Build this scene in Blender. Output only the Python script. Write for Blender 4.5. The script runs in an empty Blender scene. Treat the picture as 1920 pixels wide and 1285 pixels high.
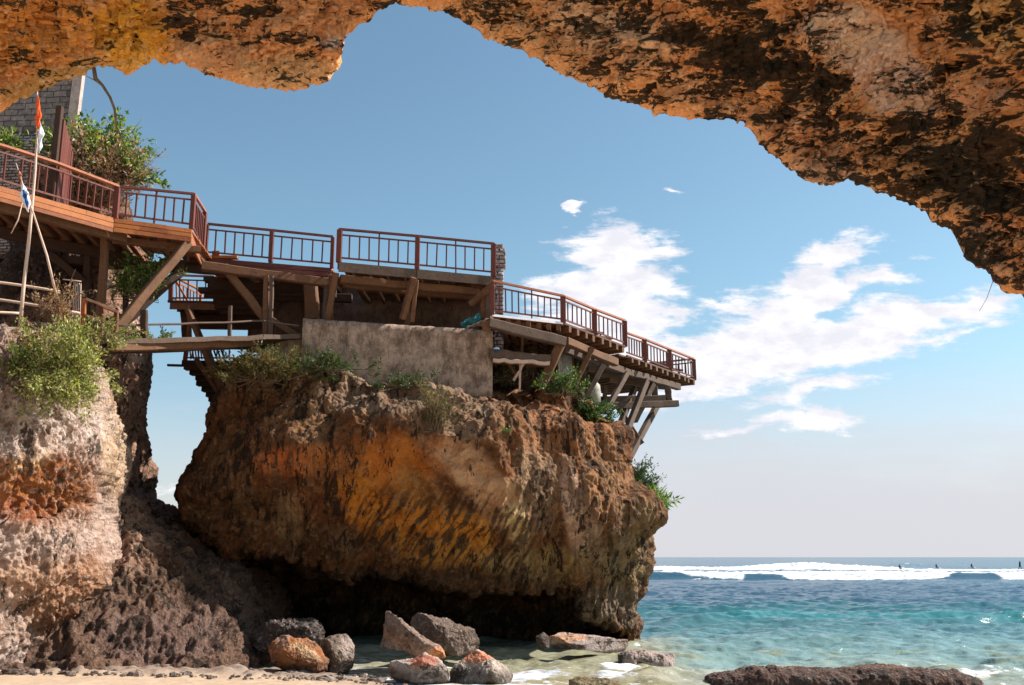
import bpy, math, random
import numpy as np
from mathutils import Vector, Matrix

# ------------------------------------------------------------------ camera
F = 1890.0
PITCH = math.atan(402.5 / F)
CP, SP = math.cos(PITCH), math.sin(PITCH)
CAMZ = 2.7
sc = bpy.context.scene
cam_d = bpy.data.cameras.new("camera")
cam_d.sensor_width = 36.0
cam_d.lens = 36.0 * F / 1920.0
cam_d.clip_start = 0.1
cam_d.clip_end = 80000
cam = bpy.data.objects.new("camera", cam_d)
sc.collection.objects.link(cam)
cam.location = (0, 0, CAMZ)
cam.rotation_euler = (math.pi / 2 + PITCH, 0, 0)
sc.camera = cam

# ------------------------------------------------------------------ light
SUN = Vector((0.74, 0.20, 0.66)).normalized()
SUN_EL = math.asin(SUN.z)
SUN_ROT = math.atan2(SUN.x, SUN.y)
sd = bpy.data.lights.new("sun", 'SUN')
sd.energy = 5.0
sd.angle = math.radians(0.5)
sd.color = (1.0, 0.93, 0.84)
sun = bpy.data.objects.new("sun", sd)
sc.collection.objects.link(sun)
sun.rotation_euler = SUN.to_track_quat('Z', 'Y').to_euler()
sun.location = SUN * 60

sc.view_settings.view_transform = 'Standard'
sc.view_settings.look = 'None'
sc.view_settings.gamma = 1.0
sc.view_settings.use_curve_mapping = False
sc.view_settings.exposure = 0.96
sc.render.engine = 'CYCLES'
sc.cycles.max_bounces = 7
sc.cycles.diffuse_bounces = 4
sc.cycles.glossy_bounces = 3
sc.cycles.transparent_max_bounces = 4
sc.cycles.use_denoising = True
sc.cycles.sample_clamp_indirect = 8


def ray(px, py):
    x = (px - 960.0) / F
    y = (642.5 - py) / F
    return x, CP - y * SP, SP + y * CP


def P(px, py, d):
    x, y, z = ray(px, py)
    return Vector((x * d / y, d, CAMZ + z * d / y))


def proj(x, y, z):
    """numpy: world -> photograph pixel"""
    zz = z - CAMZ
    f = y * CP + zz * SP
    u = -y * SP + zz * CP
    return 960 + F * x / f, 642.5 - F * u / f


# ------------------------------------------------------------------ node helpers
class NT:
    def __init__(self, tree):
        self.t = tree
        self.n = tree.nodes
        self.l = tree.links

    def new(self, typ, **kw):
        nd = self.n.new(typ)
        for k, v in kw.items():
            setattr(nd, k, v)
        return nd

    def put(self, sock, v):
        if isinstance(v, bpy.types.NodeSocket):
            self.l.new(v, sock)
        else:
            if sock.type == 'RGBA' and len(v) == 3:
                v = (*v, 1)
            sock.default_value = v

    def math(self, op, a, b=None, c=None, clamp=False):
        nd = self.new('ShaderNodeMath', operation=op)
        nd.use_clamp = clamp
        self.put(nd.inputs[0], a)
        if b is not None:
            self.put(nd.inputs[1], b)
        if c is not None:
            self.put(nd.inputs[2], c)
        return nd.outputs[0]

    def vmath(self, op, a, b=None):
        nd = self.new('ShaderNodeVectorMath', operation=op)
        self.put(nd.inputs[0], a)
        if b is not None:
            self.put(nd.inputs[1], b)
        return nd.outputs['Value'] if op in ('LENGTH', 'DOT_PRODUCT') else nd.outputs[0]

    def mix(self, fac, a, b, mode='MIX'):
        nd = self.new('ShaderNodeMix', data_type='RGBA', blend_type=mode)
        nd.clamp_factor = True
        self.put(nd.inputs[0], fac)
        self.put(nd.inputs[6], a)
        self.put(nd.inputs[7], b)
        return nd.outputs[2]

    def ramp(self, fac, lo, hi, a=0.0, b=1.0):
        nd = self.new('ShaderNodeMapRange')
        nd.interpolation_type = 'SMOOTHSTEP'
        self.put(nd.inputs[0], fac)
        nd.inputs[1].default_value = lo
        nd.inputs[2].default_value = hi
        nd.inputs[3].default_value = a
        nd.inputs[4].default_value = b
        return nd.outputs[0]

    def noise(self, vec, scale, detail=4, rough=0.55, dist=0.0):
        nd = self.new('ShaderNodeTexNoise')
        self.put(nd.inputs['Vector'], vec)
        nd.inputs['Scale'].default_value = scale
        nd.inputs['Detail'].default_value = detail
        nd.inputs['Roughness'].default_value = rough
        nd.inputs['Distortion'].default_value = dist
        return nd.outputs['Fac']

    def voro(self, vec, scale, feature='F1'):
        nd = self.new('ShaderNodeTexVoronoi', feature=feature)
        self.put(nd.inputs['Vector'], vec)
        nd.inputs['Scale'].default_value = scale
        return nd.outputs['Distance']

    def mapping(self, vec, loc=(0, 0, 0), rot=(0, 0, 0), scale=(1, 1, 1), typ='POINT'):
        nd = self.new('ShaderNodeMapping', vector_type=typ)
        self.put(nd.inputs[0], vec)
        nd.inputs[1].default_value = loc
        nd.inputs[2].default_value = rot
        nd.inputs[3].default_value = scale
        return nd.outputs[0]


def new_mat(name):
    m = bpy.data.materials.new(name)
    m.use_nodes = True
    t = NT(m.node_tree)
    b = m.node_tree.nodes['Principled BSDF']
    return m, t, b


def world_pos(t):
    return t.new('ShaderNodeNewGeometry').outputs['Position']


# ------------------------------------------------------------------ world sky with clouds
w = bpy.data.worlds.new("World")
sc.world = w
w.use_nodes = True
t = NT(w.node_tree)
bg = w.node_tree.nodes['Background']
sky = t.new('ShaderNodeTexSky', sky_type='NISHITA')
sky.sun_disc = False
sky.sun_elevation = SUN_EL
sky.sun_rotation = SUN_ROT
sky.air_density = 1.0
sky.dust_density = 0.6
sky.ozone_density = 2.0
SKY_STRENGTH = 0.080
tc = t.new('ShaderNodeTexCoord')
sep = t.new('ShaderNodeSeparateXYZ')
t.put(sep.inputs[0], tc.outputs['Generated'])
yy = t.math('MAXIMUM', sep.outputs[1], 0.02)
u = t.math('DIVIDE', sep.outputs[0], yy)
v = t.math('DIVIDE', sep.outputs[2], yy)
comb = t.new('ShaderNodeCombineXYZ')
t.put(comb.inputs[0], u)
t.put(comb.inputs[1], v)
uv = comb.outputs[0]
# warp
wn = t.new('ShaderNodeTexNoise')
t.put(wn.inputs['Vector'], t.mapping(uv, scale=(1, 1.6, 1)))
wn.inputs['Scale'].default_value = 9
wn.inputs['Detail'].default_value = 7
wn.inputs['Roughness'].default_value = 0.62
off = t.vmath('MULTIPLY', t.vmath('SUBTRACT', wn.outputs['Color'], (0.5, 0.5, 0.5)), (0.13, 0.06, 0))
uvw = t.vmath('ADD', uv, off)
# centre px, py, rx, ry, angle(deg, counter-clockwise), weight
CLOUDS = [
    (1150, 462, 85, 38, 0, 1.15), (1175, 520, 80, 45, 0, 1.0), (1235, 468, 55, 14, 0, .75), (1185, 585, 95, 55, -20, 1.05), (1225, 640, 110, 38, -25, 1.0),
    (1100, 548, 95, 28, 4, 1.1), (1150, 625, 110, 48, -10, 1.15), (1165, 560, 100, 50, 0, 1.1), (1275, 585, 50, 12, 0, .6),
    (1480, 655, 310, 44, 12, 1.25), (1330, 690, 150, 30, 0, 1.1), (1660, 610, 200, 28, 11, 1.0), (1800, 575, 110, 14, 8, .75), (1790, 628, 90, 10, 14, .6),
    (1490, 560, 120, 44, 40, 1.2), (1570, 480, 85, 28, 15, 1.0), (1600, 530, 90, 18, 18, .8), (1655, 520, 55, 15, -10, .8), (1720, 572, 20, 6, 10, .7),
    (1420, 625, 80, 60, 60, 1.1), (1350, 575, 50, 10, 0, .6),
    (1530, 732, 110, 15, 9, .8), (1520, 790, 85, 14, -3, .9), (1380, 798, 70, 8, 4, .45),
    (1080, 385, 17, 6, 6, .9), (1266, 358, 15, 4, 6, .7),
    (300, 915, 60, 8, 0, .5), (310, 965, 70, 10, 0, .6),
]
acc = None
for (px, py, rx, ry, ang, wt) in CLOUDS:
    rxx, ryy, rzz = ray(px, py)
    mp = t.mapping(uvw, loc=(rxx / ryy, rzz / ryy, 0), rot=(0, 0, math.radians(ang)),
                   scale=(rx / F * 1.2, ry / F * 1.2, 1), typ='TEXTURE')
    ln = t.vmath('LENGTH', mp)
    f = t.math('MULTIPLY', t.math('SUBTRACT', 1.0, t.math('MULTIPLY', ln, 0.7)), wt)
    acc = f if acc is None else t.math('MAXIMUM', acc, f)
streak = t.noise(t.mapping(uv, rot=(0, 0, -0.25), scale=(1, 4.2, 1)), 13, 10, 0.68, 0.3)
fine = t.noise(t.mapping(uv, rot=(0, 0, -0.2), scale=(1, 1.8, 1)), 60, 5, 0.6)
dens = t.math('ADD', acc, t.math('MULTIPLY', t.math('SUBTRACT', streak, 0.5), 1.9))
dens = t.math('ADD', dens, t.math('MULTIPLY', t.math('SUBTRACT', fine, 0.5), 0.5))
alpha = t.ramp(dens, 0.08, 0.60)
# low haze bank over the horizon
hz = t.noise(t.mapping(uv, scale=(1, 4, 1)), 5, 6, 0.6)
vv = t.math('ADD', v, t.math('MULTIPLY', t.math('SUBTRACT', hz, 0.5), 0.10))
right = t.ramp(u, -0.35, 0.25, 0.45, 1.0)
bank = t.math('MULTIPLY', t.ramp(vv, 0.20, 0.05, 0.0, 0.95), right)
front = t.ramp(sep.outputs[1], 0.02, 0.2)
skycol = t.mix(1.0, sky.outputs[0], t.mix(t.ramp(v, 0.0, 0.30), (0.96, 0.90, 0.90), (0.95, 1.07, 0.96)), 'MULTIPLY')
wisp = t.math('MULTIPLY', t.ramp(t.noise(t.mapping(uv, scale=(1, 4, 1)), 7, 9, 0.7, 0.5), 0.42, 0.60), t.math('MULTIPLY', t.ramp(v, 0.20, 0.10), 0.75))
bank = t.math('MAXIMUM', bank, t.math('MULTIPLY', wisp, right))
c1 = t.mix(t.math('MULTIPLY', bank, front), skycol, (4.6, 4.65, 5.05))
cloudcol = t.mix(t.ramp(t.noise(t.mapping(uv, scale=(1, 2, 1)), 22, 6, .6), .35, .65), (7.2, 7.0, 7.2), (5.6, 5.6, 6.1))
c2 = t.mix(t.math('MULTIPLY', alpha, front), c1, cloudcol)
t.put(bg.inputs[0], c2)
bg.inputs[1].default_value = SKY_STRENGTH

# ------------------------------------------------------------------ numpy noise
_G = np.array([[1, 1, 0], [-1, 1, 0], [1, -1, 0], [-1, -1, 0], [1, 0, 1], [-1, 0, 1], [1, 0, -1], [-1, 0, -1],
               [0, 1, 1], [0, -1, 1], [0, 1, -1], [0, -1, -1], [1, 1, 0], [-1, 1, 0], [0, -1, 1], [0, -1, -1]], float)
_rng = np.random.RandomState(7)
_PERM = np.concatenate([_rng.permutation(256)] * 3)


def perlin(p):
    pi = np.floor(p).astype(int)
    pf = p - pi
    pi &= 255
    uu = pf * pf * pf * (pf * (pf * 6 - 15) + 10)
    out = np.zeros(len(p))
    for dx in (0, 1):
        wx = uu[:, 0] if dx else 1 - uu[:, 0]
        for dy in (0, 1):
            wy = uu[:, 1] if dy else 1 - uu[:, 1]
            for dz in (0, 1):
                wz = uu[:, 2] if dz else 1 - uu[:, 2]
                h = _PERM[_PERM[_PERM[pi[:, 0] + dx] + pi[:, 1] + dy] + pi[:, 2] + dz] & 15
                g = _G[h]
                out += wx * wy * wz * (g[:, 0] * (pf[:, 0] - dx) + g[:, 1] * (pf[:, 1] - dy) + g[:, 2] * (pf[:, 2] - dz))
    return out


def fbm(p, scale=1.0, octv=4, rough=0.5, seed=0.0, ridge=False):
    q = p * scale + seed * 17.31
    a, s, tot = 1.0, np.zeros(len(p)), 0.0
    for i in range(octv):
        n = perlin(q)
        if ridge:
            n = 1 - 2 * np.abs(n) * 1.6
        s += a * n
        tot += a
        a *= rough
        q = q * 2.03 + 5.7
    return s / tot


def worley(p, scale, seed=0.0):
    """distance to the nearest feature point, jittered grid"""
    q = p * scale + seed * 11.7
    pi = np.floor(q).astype(int)
    best = np.full(len(p), 9.0)
    for dx in (-1, 0, 1):
        for dy in (-1, 0, 1):
            for dz in (-1, 0, 1):
                c = pi + (dx, dy, dz)
                cc = c & 255
                h = _PERM[_PERM[_PERM[cc[:, 0]] + cc[:, 1]] + cc[:, 2]]
                jx = _PERM[h + 13] / 255.0
                jy = _PERM[h + 101] / 255.0
                jz = _PERM[h + 211] / 255.0
                d = (c[:, 0] + jx - q[:, 0]) ** 2 + (c[:, 1] + jy - q[:, 1]) ** 2 + (c[:, 2] + jz - q[:, 2]) ** 2
                best = np.minimum(best, d)
    return np.sqrt(best)


def sstep(a, b, x):
    tt = np.clip((x - a) / (b - a), 0, 1)
    return tt * tt * (3 - 2 * tt)


# ------------------------------------------------------------------ object helpers
ORG = {}
COL = sc.collection


def tag(o, label, cat, group=None, kind=None):
    o['label'] = label
    o['category'] = cat
    if group:
        o['group'] = group
    if kind:
        o['kind'] = kind
    return o


def thing(name, loc, label, cat, group=None, kind=None):
    o = bpy.data.objects.new(name, None)
    COL.objects.link(o)
    o.location = loc
    o.empty_display_size = 0.2
    ORG[o.name] = Vector(loc)
    return tag(o, label, cat, group, kind)


def link_mesh(name, me, mat, parent=None, org=None):
    o = bpy.data.objects.new(name, me)
    COL.objects.link(o)
    if mat is not None and len(me.materials) == 0:
        me.materials.append(mat)
    if parent is not None:
        o.parent = parent
        ORG[o.name] = ORG[parent.name].copy()
    else:
        o.location = org if org is not None else (0, 0, 0)
        ORG[o.name] = Vector(o.location)
    return o


def np_mesh(name, verts, quads, mat, parent=None, org=None, smooth=True, cols=None, attrs=None):
    """verts (N,3) world, quads (M,4) or (M,3) int"""
    verts = np.asarray(verts, float)
    if parent is not None:
        o0 = ORG[parent.name]
    else:
        o0 = Vector(org) if org is not None else Vector((0, 0, 0))
    vv = verts - np.array(o0)
    me = bpy.data.meshes.new(name)
    n, k = quads.shape
    me.vertices.add(len(vv))
    me.vertices.foreach_set('co', vv.astype(np.float32).ravel())
    me.loops.add(n * k)
    me.loops.foreach_set('vertex_index', quads.astype(np.int32).ravel())
    me.polygons.add(n)
    me.polygons.foreach_set('loop_start', (np.arange(n) * k).astype(np.int32))
    me.polygons.foreach_set('loop_total', np.full(n, k, np.int32))
    me.update(calc_edges=True)
    me.polygons.foreach_set('use_smooth', np.full(n, smooth))
    if cols is not None:
        a = me.attributes.new('tone', 'FLOAT_COLOR', 'POINT')
        c4 = np.ones((len(vv), 4), np.float32)
        c4[:, :3] = cols
        a.data.foreach_set('color', c4.ravel())
    for nm, arr in (attrs or {}).items():
        a = me.attributes.new(nm, 'FLOAT', 'POINT')
        a.data.foreach_set('value', arr.astype(np.float32))
    return link_mesh(name, me, mat, parent, o0)


class MB:
    def __init__(self):
        self.v = []
        self.f = []
        self.sm = []

    def beam(self, a, b, w=0.1, h=0.1, up=None, taper=1.0):
        a, b = Vector(a), Vector(b)
        ax = (b - a).normalized()
        if up is None:
            up = Vector((0, 0, 1)) if abs(ax.z) < 0.9 else Vector((0, 1, 0))
        s = ax.cross(up).normalized()
        n = s.cross(ax).normalized()
        i0 = len(self.v)
        for p, k in ((a, 1.0), (b, taper)):
            for (i, j) in ((-1, -1), (1, -1), (1, 1), (-1, 1)):
                self.v.append(p + s * (i * w / 2 * k) + n * (j * h / 2 * k))
        for q in ((0, 3, 2, 1), (4, 5, 6, 7), (0, 1, 5, 4), (1, 2, 6, 5), (2, 3, 7, 6), (3, 0, 4, 7)):
            self.f.append(tuple(i0 + x for x in q))
            self.sm.append(False)
        return self

    def wonky(self, a, b, w=0.1, h=0.1, seg=5, amp=0.02, seed=0, taper=1.0, rnd=False):
        """a rough hewn beam, or a round pole when rnd, slightly bent along its length"""
        a, b = Vector(a), Vector(b)
        ax = (b - a).normalized()
        up = Vector((0, 0, 1)) if abs(ax.z) < 0.9 else Vector((0, 1, 0))
        s = ax.cross(up).normalized()
        n = s.cross(ax).normalized()
        r = random.Random(seed)
        i0 = len(self.v)
        if rnd:
            m = 10
            ring = [(math.cos(2 * math.pi * k / m), math.sin(2 * math.pi * k / m)) for k in range(m)]
        else:
            c = 0.82
            ring = [(-c, -1), (c, -1), (1, -c), (1, c), (c, 1), (-c, 1), (-1, c), (-1, -c)]
            m = 8
        for i in range(seg + 1):
            tt = i / seg
            k = 1 + (taper - 1) * tt
            ends = 0 if i in (0, seg) else 1
            p = a.lerp(b, tt) + s * r.uniform(-amp, amp) * ends + n * r.uniform(-amp, amp) * ends
            ww = w * k * r.uniform(.93, 1.07)
            hh = h * k * r.uniform(.93, 1.07)
            for (x, y) in ring:
                self.v.append(p + s * (x * ww / 2) + n * (y * hh / 2))
        for i in range(seg):
            for k in range(m):
                k2 = (k + 1) % m
                self.f.append((i0 + i * m + k, i0 + i * m + k2, i0 + (i + 1) * m + k2, i0 + (i + 1) * m + k))
                self.sm.append(rnd)
        self.f.append(tuple(i0 + k for k in reversed(range(m))))
        self.f.append(tuple(i0 + seg * m + k for k in range(m)))
        self.sm += [False, False]
        return self

    def quadslab(self, pts, th):
        """pts: four world points (one face), thickened downward by th"""
        i0 = len(self.v)
        for p in pts:
            self.v.append(Vector(p))
        for p in pts:
            self.v.append(Vector(p) - Vector((0, 0, th)))
        n = len(pts)
        self.f.append(tuple(i0 + k for k in range(n)))
        self.f.append(tuple(i0 + n + k for k in reversed(range(n))))
        self.sm += [False, False]
        for k in range(n):
            k2 = (k + 1) % n
            self.f.append((i0 + k, i0 + n + k, i0 + n + k2, i0 + k2))
            self.sm.append(False)
        return self

    def box(self, c, sx, sy, sz, rz=0.0):
        c = Vector(c)
        R = Matrix.Rotation(rz, 3, 'Z')
        i0 = len(self.v)
        for dz in (-1, 1):
            for (i, j) in ((-1, -1), (1, -1), (1, 1), (-1, 1)):
                self.v.append(c + R @ Vector((i * sx / 2, j * sy / 2, dz * sz / 2)))
        for q in ((0, 3, 2, 1), (4, 5, 6, 7), (0, 1, 5, 4), (1, 2, 6, 5), (2, 3, 7, 6), (3, 0, 4, 7)):
            self.f.append(tuple(i0 + x for x in q))
            self.sm.append(False)
        return self

    def tube(self, pts, radii, m=8):
        pts = [Vector(p) for p in pts]
        i0 = len(self.v)
        prev = None
        for i, p in enumerate(pts):
            d = (pts[min(i + 1, len(pts) - 1)] - pts[max(i - 1, 0)]).normalized()
            up = prev if prev is not None else (Vector((1, 0, 0)) if abs(d.x) < .8 else Vector((0, 1, 0)))
            s = d.cross(up).normalized()
            n = s.cross(d).normalized()
            prev = n
            r = radii[i] if isinstance(radii, (list, tuple)) else radii
            for k in range(m):
                a = 2 * math.pi * k / m
                self.v.append(p + s * (math.cos(a) * r) + n * (math.sin(a) * r))
        for i in range(len(pts) - 1):
            for k in range(m):
                k2 = (k + 1) % m
                self.f.append((i0 + i * m + k, i0 + i * m + k2, i0 + (i + 1) * m + k2, i0 + (i + 1) * m + k))
                self.sm.append(True)
        self.f.append(tuple(i0 + k for k in reversed(range(m))))
        self.f.append(tuple(i0 + (len(pts) - 1) * m + k for k in range(m)))
        self.sm += [False, False]
        return self

    def build(self, name, mat, parent=None, org=None, bevel=0.0):
        o0 = ORG[parent.name] if parent is not None else Vector(org or (0, 0, 0))
        me = bpy.data.meshes.new(name)
        me.from_pydata([tuple(p - o0) for p in self.v], [], self.f)
        me.polygons.foreach_set('use_smooth', self.sm)
        me.update()
        o = link_mesh(name, me, mat, parent, o0)
        if bevel > 0:
            bm_ = o.modifiers.new('bevel', 'BEVEL')
            bm_.width = bevel
            bm_.segments = 1
            bm_.limit_method = 'ANGLE'
        return o
# ------------------------------------------------------------------ materials
def rock_mat(name, dark=(0.02, 0.017, 0.011), dark_amt=0.5, dark_scale=2.0, rot=(0, 0, 0), stretch=(1, 1, 1),
             light=(0.6, 0.45, 0.34), light_amt=0.25, bump=0.5, fine=1.0, speck=0.5, pits=0.0, pit_scale=4.0, low=(0.48, 0.36, 0.28)):
    m, t, b = new_mat(name)
    pos = world_pos(t)
    col = t.new('ShaderNodeAttribute', attribute_name='tone').outputs['Color']
    n1 = t.noise(pos, 1.6 * fine, 9, 0.72, 0.3)
    n2 = t.noise(pos, 5.0 * fine, 8, 0.7)
    base = t.mix(t.ramp(n1, 0.30, 0.62), t.mix(1.0, col, low, 'MULTIPLY'), col)
    base = t.mix(t.math('MULTIPLY', t.ramp(n2, 0.50, 0.68), light_amt), base, light)
    mp = t.mapping(pos, rot=rot, scale=stretch)
    d1 = t.noise(mp, dark_scale, 9, 0.68, 0.6)
    d2 = t.noise(mp, dark_scale * 6, 5, 0.65)
    dk = t.math('ADD', d1, t.math('MULTIPLY', t.math('SUBTRACT', d2, 0.5), 0.35))
    wts = t.new('ShaderNodeAttribute', attribute_name='moss').outputs['Fac']
    dk = t.math('ADD', dk, t.math('MULTIPLY', t.math('SUBTRACT', wts, 0.5), 0.35))
    dmask = t.ramp(dk, 0.615 - 0.16 * dark_amt, 0.66 - 0.16 * dark_amt)
    n4 = t.noise(pos, 14.0 * fine, 4, 0.6)
    darkc = t.mix(t.ramp(n4, .5, .72), dark, tuple(min(1, c * 3.0) for c in dark))
    base = t.mix(t.math('MULTIPLY', dmask, 0.93), base, darkc)
    if pits:
        pn = t.noise(t.mapping(pos, rot=rot, scale=tuple(s_ * .5 + .5 for s_ in stretch)), pit_scale, 6, 0.72, 0.8)
        pw = t.noise(pos, 0.8, 3, 0.5)
        pm = t.ramp(t.math('ADD', pn, t.math('MULTIPLY', t.math('SUBTRACT', pw, 0.5), 0.5)), 0.56, 0.63)
        base = t.mix(t.math('MULTIPLY', pm, pits), base, tuple(c * 1.8 for c in dark))
    v1 = t.voro(pos, 9.0 * fine)
    sp = t.math('MULTIPLY', t.ramp(t.noise(pos, 22.0 * fine, 4, 0.75), 0.56, 0.70), speck)
    base = t.mix(sp, base, tuple(c * 1.6 for c in dark))
    t.put(b.inputs['Base Color'], base)
    b.inputs['Roughness'].default_value = 0.92
    b.inputs['Specular IOR Level'].default_value = 0.2
    h = t.math('ADD', t.math('MULTIPLY', n2, 0.5), t.math('MULTIPLY', n4, 0.22))
    h = t.math('ADD', h, t.math('MULTIPLY', v1, 0.25))
    h = t.math('ADD', h, t.math('MULTIPLY', t.noise(pos, 40.0 * fine, 3, 0.7), 0.10))
    bp = t.new('ShaderNodeBump')
    bp.inputs['Strength'].default_value = bump
    bp.inputs['Distance'].default_value = 0.22 / fine
    t.put(bp.inputs['Height'], h)
    t.put(b.inputs['Normal'], bp.outputs[0])
    return m


def wood_mat(name, c1, c2, rough=0.75, grain=14.0, spec=0.3, bump=0.3):
    m, t, b = new_mat(name)
    pos = world_pos(t)
    g = t.new('ShaderNodeNewGeometry')
    rnd = g.outputs['Random Per Island']
    n = t.noise(pos, grain, 5, 0.7, 0.5)
    n2 = t.noise(pos, 2.2, 4, 0.6)
    f = t.math('ADD', t.math('MULTIPLY', n, 0.55), t.math('ADD', t.math('MULTIPLY', rnd, 0.4), t.math('MULTIPLY', n2, 0.35)))
    base = t.mix(t.ramp(f, 0.30, 1.0), c1, c2)
    stain = t.math('MULTIPLY', t.ramp(t.noise(pos, 7.0, 6, 0.75), 0.55, 0.70), 0.5)
    base = t.mix(stain, base, tuple(c * 0.35 for c in c1))
    t.put(b.inputs['Base Color'], base)
    b.inputs['Roughness'].default_value = rough
    b.inputs['Specular IOR Level'].default_value = spec
    bp = t.new('ShaderNodeBump')
    bp.inputs['Strength'].default_value = bump
    bp.inputs['Distance'].default_value = 0.02
    t.put(bp.inputs['Height'], n)
    t.put(b.inputs['Normal'], bp.outputs[0])
    return m


def leaf_mat(name, sat=1.0):
    m, t, b = new_mat(name)
    col = t.new('ShaderNodeAttribute', attribute_name='tone').outputs['Color']
    t.put(b.inputs['Base Color'], col)
    b.inputs['Roughness'].default_value = 0.5
    b.inputs['Specular IOR Level'].default_value = 0.35
    tr = t.new('ShaderNodeBsdfTranslucent')
    t.put(tr.inputs[0], t.mix(1.0, col, (1.3, 1.25, .5), 'MULTIPLY'))
    ms = t.new('ShaderNodeMixShader')
    ms.inputs[0].default_value = 0.35
    t.l.new(b.outputs[0], ms.inputs[1])
    t.l.new(tr.outputs[0], ms.inputs[2])
    out = [n for n in t.n if n.type == 'OUTPUT_MATERIAL'][0]
    t.l.new(ms.outputs[0], out.inputs[0])
    return m


def plain_mat(name, c, rough=0.7, spec=0.3, var=0.25, scale=8.0, metal=0.0):
    m, t, b = new_mat(name)
    pos = world_pos(t)
    n = t.noise(pos, scale, 6, 0.65)
    base = t.mix(t.ramp(n, .3, .7), tuple(x * (1 - var) for x in c), tuple(min(1, x * (1 + var)) for x in c))
    t.put(b.inputs['Base Color'], base)
    b.inputs['Roughness'].default_value = rough
    b.inputs['Specular IOR Level'].default_value = spec
    b.inputs['Metallic'].default_value = metal
    return m


M = {}
M['arch'] = rock_mat('arch_rock', dark=(0.011, 0.010, 0.006), dark_amt=0.58, dark_scale=2.5, rot=(0, math.radians(-24), 0),
                     stretch=(0.42, 1.0, 1.7), light=(0.95, 0.64, 0.40), light_amt=0.6, bump=1.0, fine=1.7, speck=0.55, pits=0.92, pit_scale=5.0, low=(0.84, 0.70, 0.55))
M['stack'] = rock_mat('stack_rock', dark=(0.020, 0.012, 0.007), dark_amt=0.45, dark_scale=1.7, rot=(0, math.radians(22), 0),
                      stretch=(1.7, 1.0, 0.45), light=(0.55, 0.33, 0.17), light_amt=0.3, bump=0.9, fine=1.0, speck=0.75, pits=0.8, pit_scale=3.4)
M['cliff'] = rock_mat('cliff_rock', dark=(0.05, 0.035, 0.028), dark_amt=0.15, dark_scale=1.3, stretch=(1.4, 1, 0.7),
                      light=(0.74, 0.60, 0.52), light_amt=0.45, bump=1.0, fine=1.6, speck=0.85, pits=0.75, pit_scale=6.0)
M['slope'] = rock_mat('slope_rock', dark=(0.022, 0.015, 0.011), dark_amt=0.45, dark_scale=2.4, stretch=(1.2, 1, 0.8),
                      light=(0.42, 0.28, 0.21), light_amt=0.35, bump=1.0, fine=1.5, speck=0.8, pits=0.8, pit_scale=4.0)
M['boulder'] = rock_mat('boulder_rock', dark=(0.05, 0.04, 0.035), dark_amt=0.25, dark_scale=2.2,
                        light=(0.6, 0.5, 0.42), light_amt=0.4, bump=0.9, fine=2.2, speck=0.7, pits=0.6, pit_scale=9.0)
M['red'] = wood_mat('red_painted_wood', (0.075, 0.02, 0.014), (0.16, 0.042, 0.026), 0.5, 18)
M['rail_top'] = wood_mat('varnished_handrail', (0.26, 0.085, 0.04), (0.40, 0.15, 0.075), 0.45, 16)
M['orange'] = wood_mat('orange_plank', (0.17, 0.045, 0.014), (0.42, 0.14, 0.036), 0.6, 9)
M['brown'] = wood_mat('brown_timber', (0.065, 0.032, 0.018), (0.20, 0.10, 0.053), 0.8, 10, .2, .5)
M['grey'] = wood_mat('weathered_timber', (0.052, 0.034, 0.026), (0.155, 0.105, 0.08), 0.85, 10, .2, .5)
M['dark'] = wood_mat('dark_timber', (0.03, 0.018, 0.013), (0.07, 0.04, 0.028), 0.85, 10, .2, .5)
M['bamboo'] = wood_mat('bamboo_pole', (0.42, 0.29, 0.22), (0.65, 0.48, 0.38), 0.6, 20)
M['leaf'] = leaf_mat('leaf')
M['stem'] = plain_mat('stem_bark', (0.16, 0.11, 0.07), 0.9)
M['white'] = plain_mat('white_cloth', (0.8, 0.8, 0.85), 0.9, .1, .1)
M['orangecloth'] = plain_mat('orange_cloth', (0.85, 0.12, 0.03), 0.9, .1, .15)
M['bluecloth'] = plain_mat('blue_cloth', (0.03, 0.10, 0.26), 0.9, .1, .3)
M['teal'] = plain_mat('teal_tarp', (0.03, 0.16, 0.20), 0.7, .2, .4)


def concrete_mat(name, c1, c2, dirt):
    m, t, b = new_mat(name)
    pos = world_pos(t)
    n1 = t.noise(t.mapping(pos, scale=(1.0, 1.0, 0.8)), 2.2, 8, 0.75)
    n2 = t.noise(t.mapping(pos, scale=(2.6, 2.6, 0.8)), 3.2, 8, 0.78)
    base = t.mix(t.ramp(n1, 0.36, 0.64), c1, c2)
    base = t.mix(t.math('MULTIPLY', t.ramp(n2, 0.50, 0.66), 0.7), base, dirt)
    base = t.mix(t.math('MULTIPLY', t.ramp(t.noise(pos, 26, 3, .7), 0.55, 0.68), 0.5), base, tuple(c * .5 for c in dirt))
    t.put(b.inputs['Base Color'], base)
    b.inputs['Roughness'].default_value = 0.95
    bp = t.new('ShaderNodeBump')
    bp.inputs['Strength'].default_value = 0.5
    bp.inputs['Distance'].default_value = 0.04
    t.put(bp.inputs['Height'], t.noise(pos, 12, 6, 0.7))
    t.put(b.inputs['Normal'], bp.outputs[0])
    return m


M['concrete'] = concrete_mat('stained_concrete', (0.16, 0.10, 0.07), (0.48, 0.34, 0.25), (0.06, 0.038, 0.027))
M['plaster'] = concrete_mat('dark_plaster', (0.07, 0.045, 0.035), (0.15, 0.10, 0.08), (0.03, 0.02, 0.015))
M['stucco'] = concrete_mat('pale_stucco', (0.36, 0.27, 0.24), (0.5, 0.39, 0.35), (0.2, 0.14, 0.12))


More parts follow.
